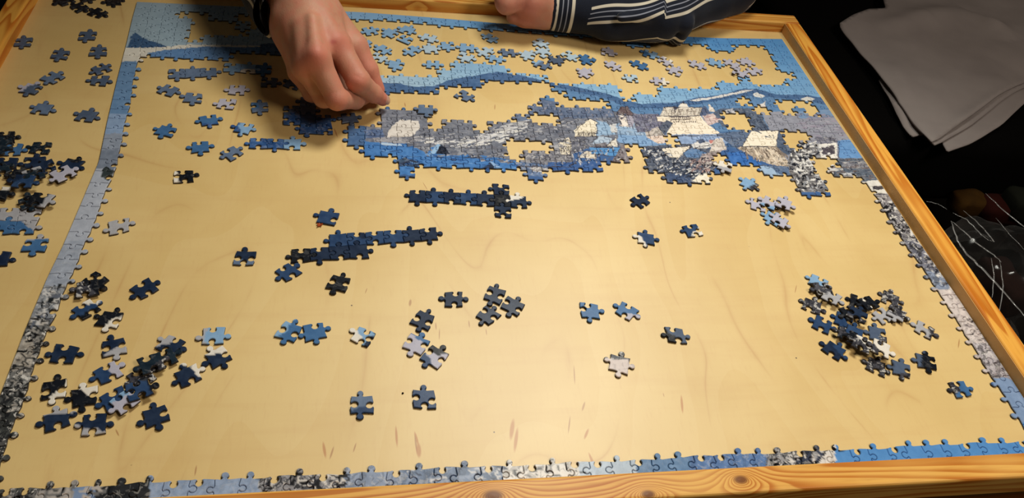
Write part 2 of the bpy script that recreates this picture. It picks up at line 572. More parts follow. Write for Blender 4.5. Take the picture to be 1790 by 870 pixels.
# each entry: polygon in photo pixels (laid on the board), colour, ink (0..1), soft noise amplitude
ART = [
    # ridge and hills
    ([(600, 150), (655, 144), (700, 147), (725, 152), (760, 151), (790, 139), (830, 133), (870, 126), (905, 131), (960, 144), (1010, 153), (1060, 164),
      (1085, 173), (1120, 182), (1180, 180), (1215, 172), (1260, 166), (1300, 155), (1322, 156), (1360, 166), (1400, 166), (1445, 172), (1480, 176),
      (1500, 260), (600, 260)], (74, 104, 146), 0, 10),
    ([(960, 150), (1010, 162), (1060, 173), (1100, 190), (1180, 190), (1300, 168), (1400, 175), (1450, 185), (1470, 230), (940, 230)], (96, 132, 174), 0, 8),
    ([(1205, 176), (1250, 169), (1300, 158), (1318, 157), (1300, 162), (1255, 172), (1215, 178)], (214, 212, 212), 0, 0),
    ([(1316, 165), (1322, 162), (1336, 168), (1330, 172), (1318, 170)], (212, 212, 212), 0, 0),
    ([(1400, 173), (1410, 170), (1424, 173), (1418, 178), (1402, 177)], (208, 208, 206), 0, 0),
    # the wide plain at the right
    ([(1330, 196), (1480, 196), (1540, 330), (1400, 330), (1350, 240)], (146, 148, 162), 0, 10),
    ([(1385, 196), (1480, 190), (1490, 204), (1400, 208)], (120, 146, 180), 0, 6),
    # hill of bare trees behind the town
    ([(640, 190), (740, 195), (900, 190), (980, 186), (1075, 195), (1160, 205), (1160, 250), (1000, 262), (900, 300), (640, 260)], (116, 120, 134), .10, 16),
    ([(860, 190), (950, 175), (1070, 192), (1074, 206), (1000, 208), (900, 212), (850, 215)], (98, 112, 140), .06, 14),
    ([(684, 222), (700, 210), (732, 212), (734, 226), (712, 246), (690, 250), (676, 240)], (216, 210, 204), .03, 10),
    ([(800, 250), (850, 232), (885, 218), (925, 210), (922, 224), (880, 240), (846, 252), (806, 262)], (190, 190, 194), .2, 20),
    ([(650, 240), (720, 240), (760, 250), (700, 252), (655, 250)], (156, 156, 164), .2, 14),
    ([(636, 228), (670, 226), (672, 240), (640, 242)], (92, 112, 150), .2, 16),
    # blue shaded snow along the lower left edge
    ([(636, 248), (716, 252), (738, 264), (748, 276), (790, 272), (830, 270), (905, 282), (915, 306), (640, 306)], (72, 122, 184), 0, 12),
    ([(748, 270), (752, 258), (768, 254), (786, 268), (770, 272)], (72, 122, 184), 0, 10),
    ([(762, 266), (770, 252), (778, 258), (784, 268), (766, 270)], (44, 52, 72), 0, 6),
    ([(690, 282), (708, 276), (735, 284), (728, 292), (694, 290)], (64, 84, 112), .1, 16),
    ([(845, 292), (858, 284), (876, 296), (872, 300), (850, 298)], (50, 68, 100), 0, 8),
    ([(820, 270), (838, 274), (822, 278)], (52, 66, 96), 0, 6),
    # hedge and shore below the town
    ([(905, 258), (1000, 250), (1000, 292), (905, 300)], (132, 132, 142), .25, 20),
    ([(905, 282), (968, 290), (960, 312), (905, 304)], (104, 126, 164), .3, 18),
    ([(958, 284), (1060, 284), (1062, 312), (956, 312)], (60, 94, 150), .06, 14),
    ([(928, 292), (962, 294), (958, 302), (930, 300)], (196, 192, 194), .6, 14),
    # houses on the left slope
    ([(1002, 229), (1030, 208), (1044, 214), (1042, 238), (1006, 240)], (236, 226, 206), .03, 6),
    ([(1006, 231), (1042, 229), (1042, 238), (1008, 240)], (214, 204, 186), .25, 8),
    ([(1042, 212), (1060, 214), (1078, 236), (1042, 238)], (150, 178, 208), .04, 10),
    ([(1064, 220), (1076, 216), (1084, 232), (1070, 232)], (206, 206, 208), .06, 6),
    ([(975, 252), (993, 240), (1000, 250), (998, 272), (980, 270)], (226, 216, 198), .30, 8),
    ([(993, 240), (1022, 238), (1030, 258), (1000, 270), (999, 250)], (112, 114, 128), .35, 12),
    ([(1034, 250), (1046, 238), (1068, 242), (1072, 252), (1040, 256)], (176, 192, 212), .04, 8),
    ([(1038, 252), (1062, 250), (1060, 258), (1040, 258)], (120, 116, 124), .15, 8),
    ([(1058, 256), (1076, 240), (1080, 258)], (220, 214, 204), 0, 4),
    ([(1010, 276), (1022, 264), (1040, 268), (1044, 278)], (222, 212, 198), .15, 6),
    ([(1030, 258), (1086, 257), (1090, 276), (1034, 270)], (88, 142, 196), .02, 8),
    ([(1076, 216), (1160, 216), (1150, 250), (1082, 250)], (150, 176, 206), .18, 14),
    ([(1080, 236), (1150, 238), (1165, 256), (1120, 256), (1080, 250)], (130, 164, 204), .05, 10),
    ([(1086, 254), (1108, 254), (1106, 284), (1070, 284)], (122, 114, 120), .25, 18),
    # the church tower
    ([(1077, 201), (1086, 187), (1096, 187), (1107, 202)], (104, 88, 92), .15, 6),
    ([(1080, 201), (1094, 201), (1100, 223), (1087, 222)], (232, 222, 214), 0, 4),
    ([(1094, 201), (1106, 202), (1108, 222), (1100, 223)], (172, 168, 184), .05, 6),
    ([(1084, 206), (1088, 206), (1089, 209), (1085, 209)], (90, 84, 96), 0, 0),
    # woods between tower and castle
    ([(1106, 200), (1150, 200), (1170, 214), (1140, 232), (1112, 232)], (112, 112, 134), .25, 16),
    # the castle
    ([(1153, 204), (1160, 188), (1226, 188), (1224, 203)], (206, 196, 184), .42, 8),
    ([(1182, 191), (1191, 180), (1197, 180), (1207, 191)], (230, 222, 212), .03, 4),
    ([(1191, 182), (1194, 175), (1198, 182)], (64, 72, 96), 0, 0),
    ([(1176, 188), (1184, 188), (1180, 198)], (70, 70, 84), 0, 0),
    ([(1147, 205), (1224, 202), (1234, 216), (1262, 236), (1164, 238), (1172, 216), (1150, 212)], (238, 226, 208), .03, 6),
    ([(1168, 204), (1206, 203), (1206, 205), (1168, 206)], (120, 108, 104), 0, 0),
    ([(1172, 209), (1208, 208), (1208, 210), (1172, 211)], (128, 116, 110), .0, 0),
    ([(1226, 188), (1232, 186), (1245, 202), (1225, 204)], (86, 98, 128), .05, 6),
    ([(1238, 184), (1240, 182), (1251, 196), (1240, 196)], (224, 214, 204), .05, 4),
    ([(1228, 204), (1250, 198), (1258, 214), (1236, 220)], (206, 186, 184), .08, 8),
    ([(1246, 198), (1260, 190), (1326, 190), (1346, 236), (1320, 250), (1300, 230), (1262, 222)], (86, 98, 120), .10, 10),
    ([(1268, 194), (1280, 190), (1286, 200), (1272, 204)], (190, 190, 198), .4, 6),
    ([(1324, 186), (1338, 178), (1336, 190), (1328, 192)], (222, 216, 212), .05, 4),
    ([(1140, 236), (1165, 210), (1176, 216), (1162, 236)], (84, 92, 112), .1, 8),
    ([(1128, 232), (1150, 222), (1160, 236), (1130, 240)], (196, 186, 180), .45, 8),
    ([(1130, 240), (1165, 236), (1168, 250), (1150, 252)], (222, 202, 190), .25, 8),
    ([(1165, 236), (1290, 234), (1300, 250), (1200, 254), (1168, 256)], (146, 168, 204), .10, 12),
    # park and villas below the castle
    ([(1122, 256), (1210, 252), (1246, 262), (1250, 330), (1120, 330)], (86, 94, 112), .15, 16),
    ([(1155, 260), (1206, 256), (1196, 270), (1184, 280), (1168, 274)], (232, 222, 206), .05, 6),
    ([(1194, 268), (1210, 258), (1240, 270), (1230, 276), (1200, 276)], (98, 130, 172), .08, 10),
    ([(1208, 254), (1222, 245), (1250, 252), (1236, 260), (1212, 260)], (222, 220, 220), .18, 6),
    ([(1218, 246), (1228, 242), (1234, 250), (1222, 252)], (70, 84, 112), .1, 6),
    ([(1238, 246), (1250, 244), (1252, 250), (1242, 252)], (196, 128, 122), .05, 8),
    ([(1246, 246), (1262, 240), (1270, 262), (1240, 268)], (214, 204, 196), .25, 12),
    ([(1226, 270), (1262, 262), (1250, 290), (1220, 290)], (164, 150, 150), .35, 14),
    ([(1165, 302), (1205, 304), (1210, 330), (1160, 330)], (68, 84, 116), .15, 12),
    ([(1208, 318), (1224, 304), (1234, 294), (1240, 312), (1246, 320)], (236, 228, 212), .12, 6),
    # the big snowy roof
    ([(1250, 234), (1330, 226), (1312, 258), (1290, 262)], (92, 108, 136), .1, 12),
    ([(1298, 256), (1312, 229), (1361, 229), (1356, 256)], (240, 230, 212), .02, 4),
    ([(1361, 229), (1366, 226), (1376, 226), (1404, 262), (1368, 274), (1356, 256)], (84, 98, 122), .10, 8),
    ([(1288, 260), (1298, 256), (1357, 256), (1384, 292), (1344, 288)], (206, 190, 172), .55, 12),
    ([(1272, 268), (1292, 266), (1330, 286), (1350, 300), (1280, 292)], (62, 110, 180), 0, 14),
    ([(1325, 288), (1384, 292), (1396, 332), (1340, 312)], (92, 112, 144), .1, 12),
    ([(1325, 290), (1345, 292), (1380, 316), (1370, 320), (1330, 300)], (156, 180, 208), 0, 6),
    # snowy tree
    ([(1384, 262), (1402, 250), (1446, 254), (1452, 276), (1462, 336), (1390, 336), (1376, 286)], (120, 118, 122), .5, 26),
    # snow field, framed dark yard and road on the right
    ([(1425, 240), (1458, 240), (1466, 250), (1430, 254)], (116, 116, 132), .5, 12),
    ([(1430, 252), (1462, 250), (1464, 278), (1434, 276)], (232, 228, 222), .02, 4),
    ([(1436, 256), (1458, 254), (1460, 270), (1436, 272)], (84, 78, 88), .12, 8),
    ([(1464, 246), (1500, 244), (1520, 276), (1466, 278)], (104, 148, 200), .02, 8),
    ([(1440, 280), (1524, 276), (1556, 330), (1440, 330)], (92, 102, 118), .12, 12),
    ([(1470, 284), (1520, 280), (1524, 294), (1480, 296)], (128, 128, 138), .5, 14),
    ([(1452, 292), (1472, 290), (1476, 298), (1456, 300)], (196, 196, 198), .6, 10),
    ([(1468, 304), (1494, 302), (1500, 312), (1470, 314)], (192, 192, 196), .2, 8),
    ([(1505, 318), (1560, 314), (1568, 342), (1510, 338)], (222, 220, 214), .10, 6),
    ([(1525, 326), (1560, 324), (1562, 330), (1526, 332)], (74, 72, 78), .1, 4),
    ([(1510, 340), (1570, 338), (1590, 380), (1530, 372)], (150, 146, 150), .85, 20),
    # right border going down
    ([(1530, 356), (1610, 356), (1650, 470), (1560, 440)], (128, 126, 132), 1, 26),
    ([(1580, 420), (1640, 420), (1680, 500), (1610, 490)], (112, 114, 128), .8, 26),
    ([(1600, 476), (1690, 470), (1700, 512), (1620, 510)], (130, 142, 166), .55, 18),
    ([(1620, 505), (1720, 505), (1800, 640), (1700, 660), (1640, 560)], (206, 196, 194), .26, 12),
    ([(1700, 600), (1790, 600), (1790, 664), (1730, 668)], (180, 174, 180), .6, 14),
    ([(1735, 662), (1900, 640), (1900, 900), (1735, 760)], (126, 150, 186), 0, 8),
    # bottom border, right to left
    ([(1455, 760), (1900, 730), (1900, 900), (1455, 900)], (84, 138, 198), 0, 6),
    ([(1340, 760), (1460, 750), (1460, 900), (1340, 900)], (150, 150, 154), .75, 16),
    ([(1395, 780), (1416, 776), (1420, 830), (1396, 830)], (40, 46, 62), .3, 10),
    ([(1430, 770), (1460, 768), (1460, 830), (1430, 830)], (214, 210, 206), .2, 6),
    ([(1206, 770), (1340, 760), (1340, 900), (1206, 900)], (88, 120, 170), .22, 16),
    ([(1112, 770), (1206, 765), (1206, 900), (1112, 900)], (92, 126, 166), .06, 16),
    ([(1010, 770), (1112, 765), (1112, 900), (1010, 900)], (172, 188, 206), .12, 12),
    ([(880, 780), (1012, 770), (1012, 900), (880, 900)], (216, 212, 208), .38, 12),
    ([(700, 790), (880, 780), (880, 900), (700, 900)], (98, 116, 146), .28, 24),
    ([(600, 800), (702, 790), (702, 900), (600, 900)], (140, 154, 180), .3, 14),
    ([(450, 800), (602, 800), (602, 900), (450, 900)], (140, 140, 146), .9, 22),
    ([(262, 830), (452, 820), (452, 900), (262, 900)], (140, 158, 188), .12, 14),
    ([(165, 830), (262, 826), (262, 900), (165, 900)], (40, 42, 46), .25, 12),
    ([(60, 830), (166, 830), (166, 900), (60, 900)], (170, 166, 164), .2, 14),
    ([(128, 852), (168, 850), (168, 900), (128, 900)], (120, 142, 178), 0, 6),
    ([(-200, 830), (62, 830), (62, 960), (-200, 960)], (50, 50, 52), .5, 16),
    # left border, top to bottom
    ([(200, 92), (260, 92), (250, 118), (200, 112)], (214, 210, 200), 0, 6),
    ([(190, 108), (262, 108), (240, 205), (170, 205)], (104, 138, 178), 0, 8),
    ([(160, 200), (240, 200), (230, 236), (150, 236)], (138, 162, 196), 0, 8),
    ([(120, 234), (240, 234), (220, 300), (120, 300)], (140, 150, 168), 0, 8),
    ([(150, 262), (230, 262), (210, 302), (140, 302)], (118, 128, 146), 0, 10),
    ([(80, 296), (220, 296), (170, 470), (40, 470)], (172, 178, 192), .02, 8),
    ([(182, 292), (202, 298), (190, 318), (176, 310)], (52, 60, 62), .1, 6),
    ([(40, 420), (190, 420), (160, 520), (20, 520)], (160, 168, 184), .10, 12),
    ([(0, 500), (150, 500), (140, 570), (0, 570)], (140, 144, 152), .5, 22),
    ([(-60, 556), (140, 556), (120, 760), (-60, 760)], (112, 112, 112), .95, 30),
    ([(-200, 690), (120, 690), (100, 860), (-200, 860)], (70, 72, 72), .85, 26),
    ([(20, 600), (60, 590), (56, 640), (20, 650)], (176, 168, 158), .4, 12),
    # top left: hill, snow band and lake strip
    ([(228, 66), (236, 58), (256, 70), (288, 80), (300, 84), (222, 88)], (62, 92, 130), .02, 10),
    ([(214, 84), (272, 84), (330, 78), (420, 80), (500, 84), (500, 89), (360, 84), (290, 90), (262, 93), (246, 94), (240, 100), (212, 100)], (222, 218, 208), 0, 4),
    ([(262, 93), (290, 88), (360, 82), (430, 83), (500, 84), (520, 110), (260, 112)], (98, 136, 184), 0, 10),
    ([(455, 78), (510, 74), (510, 104), (452, 104)], (70, 100, 142), .05, 10),
]
RS = random.Random(5)


def stroke(x0, y0, x1, y1, wd, col, ink=0, nz=2):
    d = math.hypot(x1 - x0, y1 - y0) or 1
    nx_, ny_ = -(y1 - y0) / d * wd / 2, (x1 - x0) / d * wd / 2
    ART.append(([(x0 + nx_, y0 + ny_), (x1 + nx_, y1 + ny_), (x1 - nx_, y1 - ny_), (x0 - nx_, y0 - ny_)], col, ink, nz))


def scribble(region, n, lmin, lmax, ang, spread, wd, cols):
    xs = [p[0] for p in region]; ys = [p[1] for p in region]
    k = 0
    while k < n:
        x = RS.uniform(min(xs), max(xs)); y = RS.uniform(min(ys), max(ys))
        if not inpoly(np.array([x]), np.array([y]), region)[0]: continue
        a = math.radians(ang + RS.uniform(-spread, spread)); L = RS.uniform(lmin, lmax)
        stroke(x, y, x + L * math.cos(a), y - L * math.sin(a) * .7, wd * RS.uniform(.7, 1.3), RS.choice(cols), 0, 6)
        k += 1


DK, MD, WH = (44, 48, 62), (80, 86, 104), (220, 218, 216)
# bare trees on the slope, drifts of snow between them
scribble([(740, 232), (800, 236), (900, 215), (990, 205), (990, 250), (900, 290), (680, 260)], 240, 6, 15, 8, 22, 2.0, [(92, 98, 114), (140, 142, 152), (168, 168, 174), (104, 104, 116)])
scribble([(720, 240), (800, 246), (900, 225), (900, 245), (800, 262), (730, 250)], 60, 8, 18, 14, 14, 2.2, [WH, (196, 196, 202)])
scribble([(870, 192), (950, 180), (1070, 196), (1150, 206), (1140, 228), (1110, 228), (1000, 206), (880, 214)], 110, 4, 9, 80, 40, 1.8, [(84, 92, 116), (128, 132, 150), (150, 148, 158)])
# woods and gardens under the castle
scribble([(1126, 262), (1160, 264), (1184, 284), (1240, 282), (1240, 306), (1200, 312), (1150, 304)], 200, 5, 12, 60, 60, 1.8, [DK, DK, (54, 62, 84), WH, (170, 172, 180)])
scribble([(1200, 280), (1256, 270), (1246, 300), (1210, 306)], 60, 5, 10, 30, 40, 1.8, [(176, 150, 146), (200, 190, 186), DK, (120, 104, 108)])
# trees on the shore by the town
scribble([(905, 258), (1000, 252), (1090, 262), (1096, 280), (1000, 290), (912, 296)], 150, 4, 9, 75, 50, 1.8, [(90, 92, 106), (186, 184, 186), (150, 148, 154), (70, 74, 92)])
scribble([(690, 240), (740, 244), (900, 262), (898, 290), (820, 274), (745, 264)], 120, 5, 12, 10, 20, 1.8, [(96, 104, 124), (148, 150, 160), (110, 112, 124)])
# snow-laden tree in front of the big roof
scribble([(1384, 262), (1402, 250), (1446, 254), (1456, 300), (1452, 332), (1394, 332), (1378, 286)], 260, 5, 12, 40, 90, 2.6, [DK, (30, 32, 40), WH, (206, 204, 204), (150, 152, 160)])
scribble([(1440, 280), (1520, 280), (1545, 318), (1455, 318)], 60, 6, 14, 6, 14, 1.6, [(70, 76, 92), (134, 136, 144), (116, 104, 104)])
scribble([(1370, 200), (1470, 198), (1500, 240), (1420, 240)], 60, 10, 22, 0, 5, 1.5, [(136, 134, 152), (166, 164, 178), (150, 142, 160)])
# half-buried sheds in the blue shadow on the left
ART += [([(750, 268), (766, 252), (771, 256), (760, 270)], (150, 184, 220), 0, 4), ([(762, 270), (771, 253), (788, 270)], (40, 46, 62), 0, 6),
        ([(844, 297), (856, 284), (866, 297)], (42, 52, 74), 0, 6), ([(856, 283), (862, 284), (880, 298), (870, 300)], (140, 172, 212), 0, 4),
        ([(694, 288), (720, 279), (740, 291), (716, 289)], (50, 62, 88), 0, 8), ([(664, 250), (700, 252), (704, 255), (668, 254)], (180, 200, 222), 0, 4)]
scribble([(660, 262), (740, 268), (900, 286), (900, 298), (740, 296), (690, 294)], 50, 6, 16, -4, 10, 1.6, [(52, 92, 152), (104, 150, 204), (58, 80, 120)])
# houses: eaves, windows, edges
for a in [(1004, 230, 1031, 208), (1031, 208, 1043, 214), (1005, 240, 1043, 239), (1043, 214, 1043, 239), (974, 252, 993, 240), (993, 240, 1000, 251), (979, 271, 999, 272), (1034, 250, 1046, 238),
          (1040, 257, 1070, 256), (1058, 257, 1076, 241), (1032, 258, 1086, 258), (1034, 270, 1090, 276), (1010, 277, 1022, 264), (1077, 201, 1086, 187), (1086, 187, 1096, 187), (1096, 187, 1107, 202), (1077, 202, 1107, 202),
          (1080, 202, 1087, 222), (1094, 202, 1100, 223), (1298, 256, 1312, 229), (1312, 229, 1361, 229), (1361, 229, 1356, 256), (1298, 257, 1357, 257), (1361, 229, 1372, 244), (1153, 204, 1226, 203),
          (1160, 188, 1226, 188), (1226, 188, 1224, 203), (1160, 238, 1264, 237), (1208, 261, 1250, 253), (1155, 260, 1206, 256), (1184, 280, 1206, 257), (1434, 277, 1464, 278), (1466, 246, 1466, 278), (1510, 339, 1568, 342), (902, 291, 1000, 293)]:
    stroke(*a, 1.25, (70, 68, 80))
for i in range(7): stroke(1011 + i * 4.6, 232, 1010 + i * 4.6, 238, 1.8, (92, 84, 84))
for i in range(5): stroke(981 + i * 4, 256, 982 + i * 4, 268, 1.6, (84, 80, 86))
for i in range(11):
    stroke(1174 + i * 3.6, 205, 1174.6 + i * 3.6, 208, 1.7, (110, 98, 96)); stroke(1178 + i * 3.8, 212, 1178.6 + i * 3.8, 215, 1.7, (118, 106, 102))
for i in range(18): stroke(1163 + i * 3.5 + RS.uniform(-1, 1), 189 + RS.uniform(0, 4), 1158 + i * 3.7, 199 + RS.uniform(0, 3), 1.4, RS.choice([(128, 118, 114), (160, 148, 140), (236, 228, 216), (226, 216, 204)]))
for i in range(14):
    stroke(1302 + i * 4.4 + RS.uniform(-1, 1), 258 + RS.uniform(0, 5), 1307 + i * 5.4, 270 + RS.uniform(0, 14), RS.uniform(1.4, 3), RS.choice([(96, 88, 88), (128, 114, 104), (160, 144, 130), (226, 212, 194)]))
for i in range(8): stroke(1296 + i * 8, 236 + i % 3, 1330 + i * 3, 236 + i, 1.3, (70, 82, 104)) if i > 4 else None
# the pinkish quarter and slate roofs beside the castle
for i in range(7): stroke(1234 + i * 4, 205 + i, 1242 + i * 4, 204 + i, 1.6, RS.choice([(176, 140, 140), (226, 208, 200)]))
scribble([(1250, 196), (1322, 192), (1340, 226), (1310, 232), (1268, 222)], 70, 5, 12, -30, 20, 1.6, [(66, 76, 98), (108, 118, 138)])
scribble([(1364, 232), (1398, 258), (1372, 270), (1358, 256)], 40, 5, 10, 20, 30, 1.6, [(62, 74, 98), (112, 122, 142)])
# border strips: scribbled branches
scribble([(20, 560), (80, 560), (60, 700), (-10, 760), (-20, 700)], 160, 8, 20, 40, 90, 3.0, [(24, 26, 28), (196, 190, 182), (150, 146, 142), (40, 42, 44)])
scribble([(80, 505), (130, 500), (90, 570), (50, 575)], 50, 8, 20, 60, 60, 3.0, [(30, 34, 38), (206, 204, 204), (100, 106, 120)])
scribble([(1545, 350), (1600, 360), (1660, 470), (1640, 490), (1580, 400)], 160, 8, 18, 20, 60, 2.6, [DK, (30, 30, 36), WH, (176, 172, 174)])
scribble([(1640, 490), (1670, 490), (1770, 660), (1740, 660), (1660, 540)], 60, 8, 20, 30, 60, 2.0, [(70, 62, 66), (224, 216, 212), (150, 140, 142)])
scribble([(450, 828), (602, 820), (602, 860), (450, 866)], 70, 10, 24, 30, 60, 3.4, [(24, 24, 28), (210, 206, 202), (40, 42, 52)])
scribble([(885, 805), (1012, 798), (1012, 830), (885, 836)], 40, 8, 20, 40, 70, 2.6, [(40, 38, 40), (120, 116, 116)])
scribble([(1340, 785), (1455, 775), (1455, 815), (1340, 820)], 50, 10, 24, 60, 60, 4, [(24, 26, 32), (214, 210, 206), (60, 66, 84)])
scribble([(0, 846), (166, 840), (166, 872), (0, 874)], 40, 12, 30, 20, 60, 4, [(24, 24, 24), (180, 174, 170), (110, 110, 112)])
scribble([(700, 815), (880, 806), (880, 845), (700, 850)], 40, 10, 24, 20, 50, 3.4, [(50, 60, 84), (140, 154, 180), (200, 200, 204)])
ART = [(P3(p), c, ik, nz) for p, c, ik, nz in ART]
ARTB = [(min(q[0] for q in p), max(q[0] for q in p), min(q[1] for q in p), max(q[1] for q in p)) for p, *_ in ART]


def art(x, y):
    x = np.asarray(x, float); y = np.asarray(y, float)
    c = grad_sky(x, y)
    ink = np.zeros(len(x))
    jx = x + (vn(x, y, 0.5, 5) - .5) * .22
    jy = y + (vn(x, y, 0.5, 6) - .5) * .22
    n1 = vn(x, y, 0.9, 1) - .5
    n2 = vn(x, y, 0.32, 2) - .5
    c = c + (n1 * 8)[:, None]
    bx0, bx1, by0, by1 = x.min() - .3, x.max() + .3, y.min() - .3, y.max() + .3
    for (p, col, ik, nz), (a0, a1, b0, b1) in zip(ART, ARTB):
        if a1 < bx0 or a0 > bx1 or b1 < by0 or b0 > by1:
            continue
        k = inpoly(jx, jy, p)
        if k.any():
            c[k] = np.array(col) + ((n1 * 1.1 + n2 * 1.6)[k] * nz)[:, None]
            ink[k] = ik
    c = np.clip(c, 4, 250) / 255
    c = np.where(c <= .04045, c / 12.92, ((c + .055) / 1.055) ** 2.4)
    return np.c_[c, ink]


# ------------------------------------------------------------------ the assembled puzzle
LEFT_BOW = [(-5, 1.0), (10.7, 1.2), (17.4, 1.25), (23.8, 1.5), (28, 1.85), (33.6, 2.1), (41, 2.4), (47.8, 1.8), (56, 1.2), (64.9, .65), (71, .2), (75, 0)]
TOP_BOW = [(0, .2), (10, .45), (31, .9), (41, .55), (51, 0), (66, -.5), (80, -.85), (87, -.7), (98, .1)]
RIGHT_BOW = [(0, .75), (9, .85), (20, .9), (30, .6), (37, .7), (49, .35), (60, .15), (75, 0)]


def warp(x, y):
    """the loosely joined border bends a little; the town in the middle lies straight"""
    x = np.asarray(x, float); y = np.asarray(y, float)
    wl = np.clip(1 - (x - 2.5) / 9.0, 0, 1)
    wt = np.clip((y - 62.0) / 11.0, 0, 1)
    wr = np.clip((x - 88) / 9.0, 0, 1)
    dx = wl * np.interp(y, [q[0] for q in LEFT_BOW], [q[1] for q in LEFT_BOW]) + wr * np.interp(y, [q[0] for q in RIGHT_BOW], [q[1] for q in RIGHT_BOW])
    dy = wt * np.interp(x, [q[0] for q in TOP_BOW], [q[1] for q in TOP_BOW])
    return x + dx, y + dy


OCC = [
    [(236, 3), (322, 8), (312, 34), (342, 36), (336, 68), (357, 66), (430, 68), (510, 66), (510, 98), (210, 98)],
    [(362, 8), (424, 10), (422, 37), (362, 34)],
    [(418, 42), (478, 48), (520, 76), (470, 76), (426, 60)],
    [(640, 126), (688, 127), (700, 139), (722, 138), (724, 130), (770, 129), (775, 117), (830, 116), (870, 119), (905, 123), (968, 139), (985, 142),
     (1045, 145), (1084, 149), (1085, 164), (1100, 176), (1106, 160), (1255, 158), (1262, 147), (1294, 147), (1298, 137), (1318, 140), (1324, 150), (1372, 155),
     (1378, 145), (1400, 140), (1432, 132), (1480, 190), (1530, 262), (1550, 330), (1512, 318), (1500, 316), (1470, 312), (1458, 303), (1436, 282), (1440, 305), (1450, 320),
     (1450, 333), (1395, 333), (1386, 316), (1352, 306), (1330, 292), (1300, 288), (1278, 284), (1270, 268), (1264, 255), (1245, 270),
     (1258, 262), (1240, 268), (1246, 290), (1246, 322), (1166, 320), (1160, 304), (1136, 302), (1124, 284), (1120, 258), (1100, 252), (1098, 282), (1060, 286),
     (1056, 306), (962, 306), (958, 324), (926, 322), (914, 304), (822, 301), (818, 285), (742, 288), (736, 303), (684, 300), (680, 272), (652, 270), (640, 250), (612, 246),
     (612, 228), (668, 226), (671, 196), (736, 198), (736, 230), (782, 232), (782, 216), (816, 215), (820, 230), (856, 230), (862, 219), (896, 214), (898, 192), (944, 192), (944, 174), (974, 173),
     (978, 190), (1068, 192), (1068, 182), (1000, 178), (984, 168), (970, 150), (920, 145), (868, 142), (828, 150), (800, 152), (758, 162), (690, 162), (640, 156)],
    [(1228, 60), (1282, 66), (1280, 93), (1238, 91)],
    [(1100, 60), (1133, 64), (1133, 86), (1106, 84)],
    [(1334, 64), (1375, 64), (1480, 190), (1402, 168), (1380, 150), (1394, 139), (1404, 138), (1385, 125), (1360, 118), (1353, 107), (1372, 103), (1348, 93)],
]
HOLES = [
    [(984, 180), (1064, 181), (1064, 193), (982, 192)],
    [(930, 204), (982, 204), (986, 218), (930, 217)],
    [(893, 256), (922, 240), (960, 240), (972, 256), (968, 268), (922, 268), (918, 285), (893, 284)],
    [(1296, 163), (1316, 163), (1316, 183), (1296, 183)],
    [(1346, 181), (1386, 180), (1388, 164), (1398, 166), (1406, 172), (1437, 184), (1436, 198), (1394, 195), (1394, 207), (1376, 207), (1370, 194), (1350, 194)],
    [(1328, 190), (1346, 192), (1348, 206), (1330, 206)],
    [(1262, 203), (1314, 204), (1316, 222), (1262, 222)],
    [(1378, 234), (1424, 234), (1424, 253), (1380, 252)],
    [(1162, 236), (1192, 236), (1192, 252), (1162, 252)],
    [(1428, 278), (1444, 270), (1456, 284), (1452, 310), (1436, 314)],
]
OCC = [P3(p) for p in OCC]
HOLES = [P3(p) for p in HOLES]

r_ = random.Random(21)
GX = np.zeros((NR + 1, NC + 1)); GY = np.zeros((NR + 1, NC + 1))
for j in range(NR + 1):
    for i in range(NC + 1):
        GX[j, i] = i * CW + (0 if i in (0, NC) else r_.uniform(-.13, .13))
        GY[j, i] = j * CH + (0 if j in (0, NR) else r_.uniform(-.12, .12))
# signs: vertical seam between column i-1 and i: +1 pushes the tab to the right; horizontal seam between rows j-1 and j: +1 pushes it up
VS = [[(r_.choice((1, -1)), r_.uniform(-.07, .07), r_.uniform(.9, 1.12)) for i in range(NC + 1)] for j in range(NR)]
HS = [[(r_.choice((1, -1)), r_.uniform(-.07, .07), r_.uniform(.9, 1.12)) for i in range(NC)] for j in range(NR + 1)]
for j in range(NR):
    VS[j][1] = (1 if r_.random() < .85 else -1, *VS[j][1][1:])
    VS[j][NC - 1] = (-1 if r_.random() < .8 else 1, *VS[j][NC - 1][1:])
for i in range(NC):
    HS[NR - 1][i] = (-1 if r_.random() < .7 else 1, *HS[NR - 1][i][1:])
# the knobs and hollows along the near border, as they lie in the photograph
BT = [(1770, 0), (1729, 1), (1699, 1), (1679, 0), (1636, 1), (1607, 1), (1575, 1), (1547, 0), (1510, 1), (1482, 0), (1445, 1), (1410, 1), (1381, 0), (1349, 1), (1315, 1),
      (1270, 1), (1241, 0), (1201, 0), (1166, 1), (1129, 1), (1099, 0), (1058, 1), (1029, 0), (980, 0), (943, 1), (907, 0), (875, 1), (828, 0), (799, 1), (751, 0), (720, 1),
      (678, 0), (638, 1), (597, 1), (545, 0), (512, 1), (460, 0), (420, 1), (375, 1), (338, 0), (288, 0), (256, 1), (212, 1), (166, 1), (117, 1), (59, 1), (20, 0)]
for n_, (bx, kb) in enumerate(BT):
    i = NC - 2 - n_
    wx = at(bx, 849 - .045 * bx * .95, .1)[0]
    HS[1][i] = (1 if kb else -1, max(-.12, min(.12, (wx - (i + .5) * CW) / CW)), 1.05)


